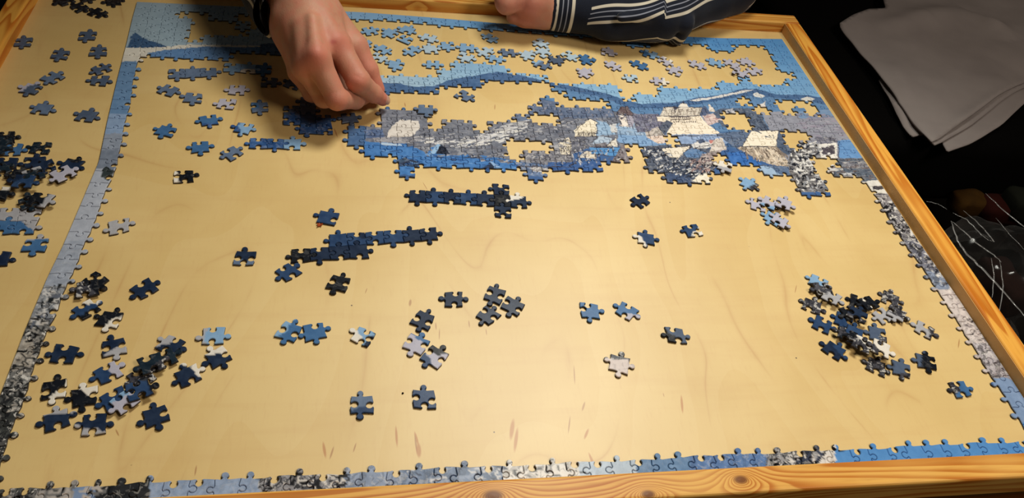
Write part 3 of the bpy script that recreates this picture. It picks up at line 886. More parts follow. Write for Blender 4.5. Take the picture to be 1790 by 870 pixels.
def cell_outline(i, j):
    g = lambda a, b: (GX[b, a], GY[b, a])
    out = []
    s = HS[j][i]       # bottom, left -> right; left of travel is up (into this piece when +1)
    out += tab_curve(g(i, j), g(i + 1, j), s[0], s[1], s[2], flat=(j == 0))
    s = VS[j][i + 1]   # right, going up; left of travel is -x
    out += tab_curve(g(i + 1, j), g(i + 1, j + 1), -s[0], s[1], s[2], flat=(i == NC - 1))
    s = HS[j + 1][i]   # top, right -> left
    out += tab_curve(g(i + 1, j + 1), g(i, j + 1), -s[0], -s[1], s[2], flat=(j == NR - 1))
    s = VS[j][i]       # left, going down
    out += tab_curve(g(i, j + 1), g(i, j), s[0], -s[1], s[2], flat=(i == 0))
    o = np.array(out)
    x, y = warp(o[:, 0], o[:, 1])
    return np.c_[x, y]


cells = []
for j in range(NR):
    for i in range(NC):
        cx, cy = warp((i + .5) * CW, (j + .5) * CH)
        border = i in (0, NC - 1) or j in (0, NR - 1)
        occ = border
        if not occ:
            X = np.array([float(cx)]); Y = np.array([float(cy)])
            occ = any(inpoly(X, Y, p)[0] for p in OCC) and not any(inpoly(X, Y, p)[0] for p in HOLES)
        if occ:
            px, py, dep = pix((cx, cy, .2))
            vis = -30 < px < 1820 and -20 < py < 890
            cells.append((dep if vis else 1e3 + dep, i, j, float(cx), float(cy)))
cells.sort()
placed = []          # outlines already on the board, with their top height
# the joined strip of the border hidden under nothing: every piece of it is there
puzzle = empty('jigsaw_puzzle', (49, 37, 0), 'big half-finished jigsaw, its whole border joined to a snowy castle town', 'jigsaw puzzle')
rest = [[], [], [], []]
for n_, (dep, i, j, cx, cy) in enumerate(cells):
    out = cell_outline(i, j)
    tx_, ty_, _ = pix((cx, cy, .2))
    V, F, FM, C = piece_geo(out, 0.004, 0.085 if (600 < tx_ < 1600 and 118 < ty_ < 345) else 0.17, art)
    placed.append((out, out.mean(0), THK + .004))
    if n_ < 300:
        o = mesh_obj('puzzle_piece', V, F, [PRINT, BOARD], puzzle, (cx, cy, 0), fmat=FM)
        set_color(o.data, C)
    else:
        b = len(rest[0])
        rest[0] += V; rest[1] += [tuple(q + b for q in t) for t in F]; rest[2] += FM; rest[3].append(C)
o = mesh_obj('small_far_pieces', rest[0], rest[1], [PRINT, BOARD], puzzle, (49, 60, 0), fmat=rest[2])
set_color(o.data, np.concatenate(rest[3]))
o['kind'] = 'stuff'

# ------------------------------------------------------------------ loose pieces
PAL = {'navy': ((30, 44, 68), 0, 12), 'black': ((20, 24, 32), .05, 8), 'blue': ((66, 106, 152), 0, 8), 'slate': ((96, 114, 142), 0, 10), 'pale': ((172, 194, 212), 0, 6),
       'lilac': ((178, 176, 192), 0, 6), 'grey': ((168, 168, 174), 0, 8), 'bw': ((66, 66, 74), .7, 22), 'teal': ((24, 38, 50), .06, 12), 'white': ((226, 220, 210), .05, 4),
       'sky': ((130, 166, 202), 0, 6), 'rough': ((56, 92, 146), .1, 30), 'dusk': ((78, 92, 116), 0, 8), 'deep': ((42, 66, 102), 0, 12), 'pinkish': ((206, 192, 188), .2, 8)}


def scheme_fn(scheme, seed):
    names = scheme.split('/')
    rr = random.Random(seed)
    th = rr.uniform(0, 6.28)
    if len(names) > 1 and '@' in names[1]:
        names[1], a = names[1].split('@')
        th = math.radians(float(a))
    offs = 0.42

    def fn(x, y, u, v):
        n1 = vn(x, y, .8, seed) - .5
        n2 = vn(x, y, .28, seed + 1) - .5
        base, ink, nz = PAL[names[0]]
        c = np.array(base, float)[None, :] + ((n1 + n2 * 1.3) * nz)[:, None]
        a = np.full(len(x), float(ink))
        if len(names) > 1:
            k = (u * math.cos(th) + v * math.sin(th)) > offs + n1 * .7
            b2, i2, nz2 = PAL[names[1]]
            c[k] = np.array(b2, float) + ((n1 + n2)[k] * nz2)[:, None]
            a[k] = i2
        if len(names) > 2:
            k = (u * math.cos(th + 2.4) + v * math.sin(th + 2.4)) > offs + .25 + n2 * .6
            b2, i2, nz2 = PAL[names[2]]
            c[k] = np.array(b2, float); a[k] = i2
        c = np.clip(c, 4, 250) / 255
        c = np.where(c <= .04045, c / 12.92, ((c + .055) / 1.055) ** 2.4)
        return np.c_[c, a]
    return fn


def image_angle(px, py, deg):
    a = math.radians(deg)
    p0 = at(px, py); p1 = at(px + 6 * math.cos(a), py - 6 * math.sin(a))
    return math.atan2(p1[1] - p0[1], p1[0] - p0[0])


def free_outline(tabs, rr, wdt=CW, hgt=CH):
    """tabs: one letter for right, top, left, bottom: t tab, s socket, f flat"""
    j = lambda: rr.uniform(-.13, .13)
    w2, h2 = wdt / 2, hgt / 2
    c = [(-w2 + j(), -h2 + j()), (w2 + j(), -h2 + j()), (w2 + j(), h2 + j()), (-w2 + j(), h2 + j())]
    out = []
    for a, b, t in ((0, 1, tabs[3]), (1, 2, tabs[0]), (2, 3, tabs[1]), (3, 0, tabs[2])):
        out += tab_curve(c[a], c[b], -1 if t == 't' else 1, rr.uniform(-.1, .1), rr.uniform(.98, 1.16), rr.uniform(-.02, .02), flat=(t == 'f'))
    return np.array(out)




def settle(poly):
    z = 0.0
    c = poly.mean(0)
    P = np.concatenate([poly, (poly + np.roll(poly, -1, 0)) / 2])
    for q, qc, top in placed:
        if np.hypot(*(qc - c)) < 3.6:
            Q = np.concatenate([q, (q + np.roll(q, -1, 0)) / 2])
            if inpoly(P[:, 0], P[:, 1], q).any() or inpoly(Q[:, 0], Q[:, 1], poly).any():
                z = max(z, top)
    return z


def loose(px, py, ang, tabs, scheme, label, group):
    seed = int(px * 7 + py * 13) % 9973
    rr = random.Random(seed)
    loc = free_outline(tabs, rr)
    c0 = at(px, py, .15)
    a0 = image_angle(px, py, ang)
    best = None
    for t in range(46):             # lie flat beside the neighbours where there is room
        if t == 0: dx = dy = da = 0
        else:
            rad = .1 + .75 * t / 45; th = t * 2.4
            dx, dy, da = rad * math.cos(th), rad * math.sin(th), math.radians(((t * 7) % 5 - 2) * 5)
        a = a0 + da
        c = np.array([c0[0] + dx, c0[1] + dy, c0[2]])
        ca, sa = math.cos(a), math.sin(a)
        wpoly = np.c_[c[0] + loc[:, 0] * ca - loc[:, 1] * sa, c[1] + loc[:, 0] * sa + loc[:, 1] * ca]
        z = settle(wpoly)
        if best is None or z < best[0] - 1e-6:
            best = (z, a, c, wpoly)
        if z == 0: break
    z, a, c, wpoly = best
    ca, sa = math.cos(a), math.sin(a)
    placed.append((wpoly, wpoly.mean(0), z + THK + .004))
    fn = scheme_fn(scheme, seed)

    def col(x, y):
        dx = x - c[0]; dy = y - c[1]
        return fn(x, y, dx * ca + dy * sa, -dx * sa + dy * ca)
    V, F, FM, C = piece_geo(wpoly, z, 0.2, col)
    o = mesh_obj('puzzle_piece', V, F, [PRINT, BOARD], None, (c[0], c[1], z), fmat=FM)
    set_color(o.data, C)
    return tag(o, label, 'puzzle piece', group)


def cluster(px, py, ang, cellmap, label, name='joined_pieces', colfn=None):
    """a few pieces joined to one another: cellmap {(col,row): scheme}, cell (0,0) centred at the pixel"""
    c = at(px, py, .15)
    a = image_angle(px, py, ang)
    ca, sa = math.cos(a), math.sin(a)
    seed = int(px * 3 + py * 17) % 9973
    rr = random.Random(seed)
    corners = {}; vs = {}; hs = {}

    def cor(i, j):
        if (i, j) not in corners:
            corners[(i, j)] = ((i - .5) * CW + rr.uniform(-.1, .1), (j - .5) * CH + rr.uniform(-.1, .1))
        return corners[(i, j)]

    def seam(d, key):
        if key not in d:
            d[key] = (rr.choice((1, -1)), rr.uniform(-.06, .06), rr.uniform(1.0, 1.12))
        return d[key]
    root = empty(name, (c[0], c[1], 0), label, 'puzzle pieces', 'joined chunks of puzzle off the border')
    for (i, j), sch in cellmap.items():
        out = []
        s = seam(hs, (i, j)); out += tab_curve(cor(i, j), cor(i + 1, j), s[0], s[1], s[2])
        s = seam(vs, (i + 1, j)); out += tab_curve(cor(i + 1, j), cor(i + 1, j + 1), -s[0], s[1], s[2])
        s = seam(hs, (i, j + 1)); out += tab_curve(cor(i + 1, j + 1), cor(i, j + 1), -s[0], -s[1], s[2])
        s = seam(vs, (i, j)); out += tab_curve(cor(i, j + 1), cor(i, j), s[0], -s[1], s[2])
        loc = np.array(out)
        wp = np.c_[c[0] + loc[:, 0] * ca - loc[:, 1] * sa, c[1] + loc[:, 0] * sa + loc[:, 1] * ca]
        fn = scheme_fn(sch, seed + i * 5 + j * 11)
        m = wp.mean(0)

        def col(x, y, m=m, fn=fn):
            dx = x - m[0]; dy = y - m[1]
            return fn(x, y, dx * ca + dy * sa, -dx * sa + dy * ca)
        V, F, FM, C = piece_geo(wp, 0, .18, col)
        o = mesh_obj('puzzle_piece', V, F, [PRINT, BOARD], root, (m[0], m[1], 0), fmat=FM)
        set_color(o.data, C)
        placed.append((wp, m, THK + .004))
    return root

cluster(308, 129, 2, {(0, 0): 'slate', (1, 0): 'slate', (2, 0): 'slate'}, 'short slate-blue chunk joined in a row, under the snow band at upper left', )
cluster(406, 119, -3, {(0, 0): 'sky', (1, 0): 'sky/white', (2, 0): 'blue'}, 'short blue chunk with a white streak, just below the lake strip left of the hand')
cluster(452, 251, -1, {(0, 0): 'rough', (1, 0): 'rough', (2, 0): 'sky'}, 'short chunk of rough blue pieces left of and below the hand, one end plain blue')
cluster(538, 226, 0, {(0, 0): 'rough', (1, 0): 'rough', (-1, 1): 'rough', (0, 1): 'deep', (1, 1): 'rough/dusk', (-1, 2): 'dusk', (0, 2): 'dusk', (0, 3): 'dusk/slate'},
        'blocky chunk of dark blue pieces lying half in the shadow under the hand')
cluster(730, 343, -3, {(0, 0): 'navy', (1, 0): 'deep/navy', (2, 0): 'navy', (3, 0): 'deep', (4, 0): 'navy', (5, 0): 'black', (6, 0): 'navy/white', (5, 1): 'navy', (5, -1): 'navy'},
        'long thin navy strip with a cross-shaped right end, below the town')
cluster(526, 447, 4, {(0, 0): 'black', (1, 0): 'navy', (2, 0): 'navy', (3, 0): 'navy', (2, 1): 'deep', (3, 1): 'deep/navy', (4, 1): 'deep', (5, 1): 'deep', (6, 1): 'navy', (7, 1): 'navy'},
        'long stepped navy strip of two rows in the middle left of the board')
cluster(6, 398, 0, {(0, 0): 'blue', (1, 0): 'blue/grey', (0, 1): 'grey', (1, 1): 'grey', (-1, 0): 'blue', (-1, 1): 'grey'},
        'joined chunk at the left picture edge, pale grey above and blue below')

G1 = 'loose pieces outside the left border'
G2 = 'loose sky pieces below the far border'
G3 = 'loose blue pieces left of the hand'
G4 = 'loose pieces in the lower left corner'
G5 = 'loose pieces in the open middle'
G6 = 'loose pieces at the lower right'
LOOSE = [
    # ---- outside the left border, far end
    (112, 2, 20, 'tsts', 'black', 'black piece at the far left end of the dark heap by the far rail', G1),
    (139, 11, -25, 'tsts', 'black', 'black piece nearest the viewer in the dark heap by the far rail', G1),
    (150, -2, 10, 'stst', 'black', 'black piece at the back right of the dark heap by the far rail', G1),
    (199, 3, 5, 'tstt', 'black', 'black piece on its own right of the dark heap by the far rail', G1),
    (171, 23, -22, 'tsts', 'black', 'slanted black piece just in front of the dark heap by the far rail', G1),
    (41, 74, 0, 'stst', 'dusk', 'slate piece nearest the left rail, outside the puzzle', G1),
    (152, 63, 0, 'stst', 'dusk', 'slate piece farthest back of the loose slate ones outside the left border', G1),
    (105, 96, -6, 'stst', 'dusk', 'slate piece in the middle of the strip outside the left border, between two others', G1),
    (172, 90, 0, 'stst', 'dusk', 'slate piece close to the white snow corner, outside the left border', G1),
    (176, 121, 22, 'tsts', 'dusk', 'slate piece with four arms touching another one, beside the far part of the left border', G1),
    (174, 141, -2, 'tsts', 'dusk', 'wide slate piece with two end knobs, lower of a touching pair by the left border', G1),
    (92, 136, -20, 'stst', 'slate', 'slate piece tilted, left of the touching pair outside the left border', G1),
    (54, 156, -12, 'sttt', 'dusk/lilac', 'dusky slate piece near the left picture edge above the wide one', G1),
    (75, 190, -8, 'ttts', 'slate', 'wide slate piece left of centre, above the dark heap outside the border', G1),
    (153, 203, -10, 'ttts', 'dusk', 'wide dusky piece close beside the left border, right of the other wide one', G1),
    # ---- dark heap at the left picture edge
    (10, 240, 5, 'tsts', 'black', 'black piece at the top corner of the left heap', G1),
    (22, 262, 0, 'tsss', 'blue', 'plain mid-blue piece in the upper part of the left heap', G1),
    (4, 258, 10, 'stst', 'teal', 'dark green-blue piece under the mid-blue one of the left heap', G1),
    (62, 261, -4, 'ssts', 'teal', 'dark piece with two right prongs at the top right of the left heap', G1),
    (66, 279, 8, 'stst', 'navy', 'navy piece below the two-pronged one in the left heap', G1),
    (80, 296, 18, 'stss', 'navy', 'navy piece at the right side of the left heap beside the pale one', G1),
    (16, 286, 0, 'tsts', 'navy', 'navy piece at the left picture edge in the middle of the left heap', G1),
    (2, 300, 20, 'tsts', 'teal', 'dark green piece cut by the left picture edge', G1),
    (38, 303, -6, 'ttts', 'black', 'black piece in the centre of the left heap', G1),
    (60, 312, 15, 'ssts', 'teal/grey', 'dark piece with a pale tip in the lower middle of the left heap', G1),
    (125, 288, -12, 'tttt', 'navy/black', 'dark navy piece with knobs all round, at the right edge of the left heap', G1),
    (109, 306, 32, 'tsts', 'lilac', 'pale grey piece under the knobbed navy one right of the left heap', G1),
    (46, 327, -2, 'tsts', 'deep/navy', 'blue and navy piece above the black one in the left heap', G1),
    (8, 340, 3, 'tsst', 'black/white', 'black piece with white marks at the left picture edge above the joined chunk', G1),
    (57, 348, 18, 'stst', 'teal', 'dark green piece at the low end of the left heap', G1),
    (74, 356, -10, 'tsts', 'black/grey@0', 'black piece with a pale right end at the low tip of the left heap', G1),
    (61, 428, 2, 'stst', 'blue/grey@90', 'piece half pale grey and half blue, alone between joined chunk and left border', G1),
    (-4, 452, 0, 'tsts', 'navy', 'dark fragment peeking in at the left picture edge below the joined chunk', G1),
    # ---- left of the hand
    (295, 158, -18, 'tsts', 'slate', 'tilted slate piece, left-hand one of a close pair under the short slate chunk', G3),
    (338, 171, -4, 'sstt', 'slate', 'two-pronged slate piece, right-hand one of a close pair under the short slate chunk', G3),
    (414, 158, -2, 'tsts', 'lilac', 'pale grey piece with a knob at each end, between short blue chunk and lilac one', G3),
    (396, 182, -4, 'ssts', 'lilac', 'pale lilac piece with square corners, below the pale grey one left of the hand', G3),
    (455, 188, 2, 'stst', 'slate/blue', 'blue-grey piece standing upright with knobs top and bottom, left of the hand shadow', G3),
    (472, 144, -2, 'tsss', 'dusk', 'dusky piece with one knob pointing at the hand, near the little finger', G3),
    (513, 148, -20, 'tsts', 'dusk', 'dusky piece partly hidden under the little finger', G3),
    (365, 211, 8, 'tstt', 'blue/rough', 'wide blue piece with a darker lower knob, above the plain three-knobbed blue one', G3),
    (424, 224, -10, 'tstt', 'sky/rough@200', 'blue piece with a rough dark blue left half, right of the wide one', G3),
    (290, 229, -12, 'sttt', 'blue', 'plain steel-blue piece nearest the left border among those left of the hand', G3),
    (350, 257, 4, 'tstt', 'blue', 'plain blue piece with a dark spike at its lower knob, above the small slate one', G3),
    (405, 268, 28, 'tsts', 'slate', 'small tilted slate piece, nearest the viewer of the blue ones left of the hand', G3),
    (606, 208, 4, 'tstt', 'dusk', 'dark piece in the deep shadow below the fingers', G3),
    (321, 309, 2, 'tsss', 'black/white@200', 'black piece with a cream white middle, alone left of the middle', G3),
    (208, 396, 10, 'tsts', 'grey', 'pale grey piece alone beside the left border', G3),
    # ---- sky pieces between far border and ridge
    (647, 55, 10, 'tsts', 'sky', 'pale blue piece closest to the wrist, below the far border', G2),
    (636, 74, -30, 'tsts', 'sky', 'pale blue piece half hidden by the hand, behind the thumb', G2),
    (681, 58, -25, 'sttt', 'sky', 'pale blue piece left in the far group of four touching ones right of the wrist', G2),
    (712, 53, -18, 'ttts', 'sky', 'pale blue piece at the back of the far group right of the wrist', G2),
    (708, 69, -22, 'sssf', 'sky', 'pale blue piece with a pointed front, middle of the far group right of the wrist', G2),
    (749, 67, -14, 'tsts', 'pale', 'very pale blue piece on the right of the far group right of the wrist', G2),
    (670, 87, -28, 'tsts', 'sky', 'pale blue piece upper of the pair next to the thumb knuckle', G2),
    (661, 100, -30, 'tsss', 'pale', 'very pale piece lower of the pair next to the thumb knuckle', G2),
    (688, 108, -12, 'sttt', 'sky', 'pale blue piece in front of the thumb pair, above the ridge', G2),
    (720, 89, 28, 'tsts', 'sky', 'pale blue piece at the left end of a row of three', G2),
    (746, 85, 0, 'ttts', 'pale', 'very pale blue piece in the middle of a row of three', G2),
    (773, 81, -6, 'sstt', 'sky', 'pale blue piece at the right end of a row of three', G2),
    (757, 113, -4, 'tsts', 'sky', 'pale blue piece with a knob at each end touching the left end of the ridge', G2),
    (816, 84, -6, 'tsts', 'sky', 'pale blue piece above the very pale one in the pair over the ridge top', G2),
    (814, 99, -25, 'tsst', 'pale', 'very pale blue piece below its neighbour in the pair over the ridge top', G2),
    (857, 67, -30, 'tsts', 'sky', 'pale blue piece back one of the pair just left of the fist', G2),
    (847, 88, 30, 'tsts', 'pale', 'very pale blue piece front one of the pair just left of the fist', G2),
    (861, 105, -8, 'tsts', 'sky', 'mid-blue sky piece nearest the top of the dark ridge', G2),
    (888, 92, -4, 'tsts', 'slate', 'slate blue piece with square upper prongs below the fist', G2),
    (921, 97, -14, 'sttt', 'pale', 'very pale blue piece left of the slate four-armed one under the sleeve', G2),
    (945, 75, 25, 'sstt', 'pale', 'very pale piece back one of the stacked pair under the striped cuff', G2),
    (948, 88, 25, 'ttss', 'pale', 'very pale piece front one of the stacked pair under the striped cuff', G2),
    (947, 114, -22, 'tsts', 'slate/sky', 'blue-grey piece with a pale band below the stacked pair', G2),
    (972, 104, 8, 'tstt', 'dusk', 'dark slate piece, darkest among the pale sky ones under the sleeve', G2),
    (995, 98, -30, 'tsss', 'pale', 'very pale piece right of the darkest slate one', G2),
    (1027, 104, -24, 'sstt', 'blue', 'clear blue piece with a square right arm, right of the very pale ones', G2),
    (1062, 91, -10, 'ttss', 'lilac', 'lilac piece back one of three lilac ones below the elbow', G2),
    (1071, 115, -30, 'tsts', 'lilac', 'lilac piece middle one of three below the elbow, with a long right arm', G2),
    (1024, 128, -30, 'sttt', 'lilac', 'lilac grey piece front left one of three below the elbow, above the ridge', G2),
    (1117, 114, -22, 'tsts', 'blue', 'two-lobed blue piece right of the three lilac ones', G2),
    (1104, 137, -4, 'ssts', 'pale', 'pale blue piece with a pointed left arm standing over the town', G2),
    (1136, 95, -18, 'tsts', 'sky/blue', 'blue piece touching the border tongue right of the elbow', G2),
    (1160, 106, -20, 'tsss', 'lilac/white@70', 'lilac piece with one white knob beside the border tongue', G2),
    (1180, 124, -24, 'stts', 'lilac', 'lilac piece with a rounded left end, next one below the white-knobbed', G2),
    (1153, 142, -8, 'tsts', 'lilac/white@0', 'pale lilac piece with a cream right knob above the castle', G2),
    (1218, 114, -22, 'tsts', 'lilac', 'lilac grey piece alone in the middle of the right sky gap', G2),
    (1250, 110, -15, 'tsts', 'sky', 'pale blue-grey piece at the left of the lilac heap in the right sky gap', G2),
    (1279, 113, -25, 'tsts', 'lilac', 'lilac piece second from left in the lilac heap in the right sky gap', G2),
    (1304, 109, -15, 'ttts', 'lilac', 'lilac piece at the back of the lilac heap in the right sky gap', G2),
    (1318, 125, 5, 'tsts', 'lilac', 'lilac piece at the right end of the lilac heap in the right sky gap', G2),
    (1292, 130, -22, 'tsss', 'lilac', 'lilac piece nearest the ridge in the lilac heap in the right sky gap', G2),
    # ---- around the town
    (743, 195, -4, 'tstt', 'slate', 'slate piece with three knobs just above the left end of the town', G5),
    (812, 168, -26, 'tsss', 'slate', 'grey-blue piece alone between the ridge and the town', G5),
    (1266, 294, -16, 'sstt', 'white/grey@-80', 'white and grey piece lying in the notch between the villas and the big white roof', G5),
    (1309, 322, -28, 'tttt', 'sky/bw@-20', 'light blue piece with a black scribbled lower right arm, under the big white roof', G5),
    (1324, 358, -14, 'ssts', 'lilac', 'pale lilac piece at the left end of the small pale heap right of centre', G5),
    (1343, 358, -28, 'tsts', 'lilac/sky', 'lilac-blue piece in the middle of the small pale heap right of centre', G5),
    (1366, 361, -22, 'ttss', 'lilac', 'pale lilac piece at the right end of the small pale heap right of centre', G5),
    (1347, 378, -25, 'sttt', 'sky', 'sky-blue piece at the front left of the small pale heap right of centre', G5),
    (1361, 388, -30, 'tsts', 'lilac', 'pale lilac piece nearest the viewer in the small pale heap right of centre', G5),
    (1119, 351, 28, 'tsts', 'navy', 'navy piece with a long left arm, alone below the town centre', G5),
    (1128, 417, -8, 'tttt', 'deep/white@205', 'navy piece with white streaks at its left side, right of centre', G5),
    (1210, 404, 10, 'ssts', 'deep/white@-60', 'navy piece with two white dots on its lower prongs', G5),
    (573, 381, -8, 'sttf', 'deep', 'dark blue piece beside the dry leaf bit, above the stepped strip', G5),
    (428, 450, 0, 'stss', 'navy/slate@-90', 'navy piece with a slate foot, alone left of the stepped strip', G5),
    (503, 475, 24, 'tsts', 'deep', 'dark blue piece touching the left end of the stepped strip', G5),
    (592, 495, 62, 'tsts', 'black', 'near-black piece alone below the stepped strip', G5),
    (793, 523, 0, 'tsts', 'navy', 'navy piece with a knob at each end lying square, at the centre of the board', G5),
    (864, 515, 62, 'tsts', 'navy', 'navy piece at the back of the navy trio right of centre', G5),
    (857, 547, 55, 'tsts', 'navy', 'navy piece at the front left of the navy trio right of centre', G5),
    (896, 535, 58, 'tsts', 'navy', 'navy piece at the right of the navy trio', G5),
    (739, 560, 58, 'tsts', 'navy', 'navy piece alone above the pale pair in the middle', G5),
    (505, 580, 55, 'tsts', 'blue/sky@80', 'steel-blue piece left-hand one of the blue pair in the lower middle', G5),
    (549, 580, 12, 'tstt', 'blue', 'steel-blue piece right-hand one of the blue pair in the lower middle', G5),
    (635, 588, -22, 'ssts', 'sky/white/navy', 'piece with pale sky, white snow and a dark knob, alone right of the blue pair', G5),
    (727, 602, 58, 'tsts', 'lilac/blue@-20', 'pale lilac piece with blue right prongs, left-hand one of the pale pair', G5),
    (759, 622, 40, 'tsts', 'lilac/black@20/deep', 'piece part pale, part black, part blue, right-hand one of the pale pair', G5),
    (1031, 543, -5, 'tsst', 'blue', 'blue piece with a lilac tip, left-hand one of two blue ones right of centre', G5),
    (1095, 544, -30, 'tsts', 'blue/lilac@-60', 'blue piece with a lilac lower end, right-hand one of two blue ones right of centre', G5),
    (1181, 586, -4, 'tsts', 'dusk/black', 'dark slate piece with two end knobs, alone at the right of the open board', G5),
    (1084, 637, -14, 'tttt', 'pinkish/bw@100', 'pinkish white piece with black scribbles, alone at the lower right of centre', G5),
    (633, 707, 2, 'stst', 'slate/deep@-90', 'upright piece fading from pale blue to dark blue, near the lower middle', G5),
    (742, 698, 0, 'stss', 'deep', 'dark blue piece with a round top knob right of the fading one', G5),
    # ---- lower left corner
    (166, 492, -30, 'tssf', 'black', 'black piece at the back of the lower left group', G4),
    (154, 508, 10, 'tsts', 'bw/black', 'black and white piece half under the rear black one in the lower left group', G4),
    (155, 531, 30, 'tsts', 'deep/black@-90/white', 'dark blue piece with a white curl, in the rear of the lower left group', G4),
    (192, 556, -18, 'sttt', 'black/white@-20', 'black piece with one white arm, right of the blue one with the curl', G4),
    (253, 505, 30, 'tsts', 'navy', 'navy piece alone, rightmost at the back of the lower left group', G4),
    (111, 619, -4, 'tsts', 'navy', 'navy piece with a knob at each end beside the left border', G4),
    (199, 607, 12, 'stst', 'navy/grey@-60', 'navy piece with a pale lower tip in the middle of the lower left group', G4),
    (188, 650, 18, 'tsts', 'deep/lilac@0', 'dark blue piece with a lilac right arm, under the pale-tipped one', G4),
    (94, 681, 8, 'stst', 'black/white@-40', 'black piece with a white lower right corner, near the left border', G4),
    (147, 685, 14, 'sttt', 'black/white@40', 'black piece with cream upper right tips, right of the white-cornered one', G4),
    (195, 697, 30, 'tsts', 'deep', 'dark blue piece in the knot of pieces left of the pale one', G4),
    (219, 704, 36, 'tsts', 'lilac/sky@70', 'pale grey piece with a blue top in the front knot of the lower left group', G4),
    (237, 665, 26, 'tsts', 'bw', 'black and white scribbled piece above the pale grey one', G4),
    (246, 686, 20, 'tsss', 'deep/black', 'dark blue piece tucked under the scribbled one', G4),
    (106, 728, 24, 'ttts', 'navy/grey@80', 'piece with a pale grey top and navy foot, nearest the left border at the front', G4),
    (178, 734, 10, 'tsts', 'navy/grey@-110', 'wide navy piece with grey lower corner, at the very front of the lower left group', G4),
    (272, 727, 18, 'sttt', 'navy', 'large plain navy piece alone, rightmost at the front of the lower left group', G4),
    (298, 604, -24, 'tsts', 'navy/grey@140', 'piece pale grey on the left and navy on the right, top of the slanting row', G4),
    (288, 630, 22, 'tsts', 'teal', 'dark green-blue piece second in the slanting row', G4),
    (266, 643, 18, 'tsts', 'teal/bw', 'dark green piece with white specks third in the slanting row', G4),
    (373, 586, 4, 'tsts', 'sky/grey@180', 'pale lilac and blue piece with a knob at each end, above the white-marked navy one', G4),
    (382, 622, 20, 'sttt', 'navy/white@60', 'navy piece with a white mark at its upper right arm', G4),
    (331, 645, 22, 'ttts', 'navy/white@20', 'navy piece with a white patch, left of and below the white-marked one', G4),
    # ---- lower right heap
    (1430, 493, -25, 'tsts', 'sky/bw@-60', 'light blue and black piece at the very back of the right heap', G6),
    (1436, 508, 5, 'sstt', 'bw', 'black scribbled piece touching the blue one at the back of the right heap', G6),
    (1449, 524, -28, 'tsts', 'grey/bw@140', 'pale piece with a dark left arm near the back of the right heap', G6),
    (1423, 536, -25, 'ttts', 'bw', 'black and white piece with blue touch at the left edge of the right heap', G6),
    (1437, 567, -26, 'tsts', 'deep', 'plain dark blue piece with six arms at the left of the right heap', G6),
    (1474, 560, -24, 'sstt', 'deep', 'plain dark blue piece inside the right heap, next to the six-armed one', G6),
    (1480, 546, 28, 'tsts', 'black/bw', 'black piece lying on the dark blue one inside the right heap', G6),
    (1495, 555, -28, 'stss', 'navy/bw@-90', 'navy piece with a pale lower arm in the middle of the right heap', G6),
    (1497, 535, -28, 'tsts', 'black/white@60', 'black piece with a white right arm in the middle of the right heap', G6),
    (1515, 534, 22, 'tsts', 'black', 'plain black piece at the back middle of the right heap', G6),
    (1535, 546, 26, 'tsts', 'grey', 'pale grey piece right of the plain black one', G6),
    (1557, 523, -24, 'ttts', 'bw', 'black and white piece farthest right at the back of the right heap', G6),
    (1565, 551, -28, 'ttst', 'bw/grey', 'black and white piece in front of the rearmost right one', G6),
    (1489, 580, -20, 'ttts', 'deep/bw@-50', 'dark blue piece with pale corner below the middle of the right heap', G6),
    (1478, 592, -26, 'tsts', 'black/bw', 'black piece between the two dark blue ones in front of the right heap', G6),
    (1528, 585, -12, 'sttt', 'dusk/bw@-60', 'dark grey piece standing free at the right of the right heap', G6),
    (1615, 576, -26, 'tsts', 'grey/bw@30', 'pale piece with a black scribbled right half, nearest the right border', G6),
    (1457, 604, -30, 'ttts', 'navy/deep', 'navy and blue piece at the lower left of the right heap', G6),
    (1500, 610, -28, 'tsts', 'bw/white@60', 'scribbled piece with a white top at the front left of the right heap', G6),
    (1527, 634, -20, 'ttts', 'bw', 'grey scribbled piece at the very front of the right heap', G6),
    (1531, 620, -25, 'tsts', 'white/bw', 'whitish scribbled piece lying behind the frontmost grey one', G6),
    (1568, 641, -14, 'sttt', 'dusk/bw', 'dark grey piece with a pale left arm at the front of the right heap', G6),
    (1618, 632, -14, 'sttt', 'black/dusk', 'black and slate piece alone between right heap and right border', G6),
    (1678, 680, 8, 'tsts', 'blue/bw@160', 'clear blue piece with a striped black and white left end, in the near right corner', G6),
]
for L in LOOSE:
    loose(*L)


# ------------------------------------------------------------------ the person: smooth bodies grown from tapered limbs
def seg_d(P, a, b, r0, r1):
    a = np.asarray(a, np.float32); b = np.asarray(b, np.float32)
    ab = b - a
    t = ((P[0] - a[0]) * ab[0] + (P[1] - a[1]) * ab[1] + (P[2] - a[2]) * ab[2]) / max(float(ab @ ab), 1e-9)
    t = np.clip(t, 0, 1)
    dx = P[0] - (a[0] + ab[0] * t); dy = P[1] - (a[1] + ab[1] * t); dz = P[2] - (a[2] + ab[2] * t)
    return np.sqrt(dx * dx + dy * dy + dz * dz) - (r0 + (r1 - r0) * t)


def smin(a, b, k):
    h = np.clip(0.5 + 0.5 * (b - a) / k, 0, 1)
    return b + (a - b) * h - k * h * (1 - h)


def chain(P, pts, k):
    d = None
    for (a, b) in zip(pts[:-1], pts[1:]):
        s = seg_d(P, a[:3], b[:3], a[3], b[3])
        d = s if d is None else smin(d, s, k)
    return d


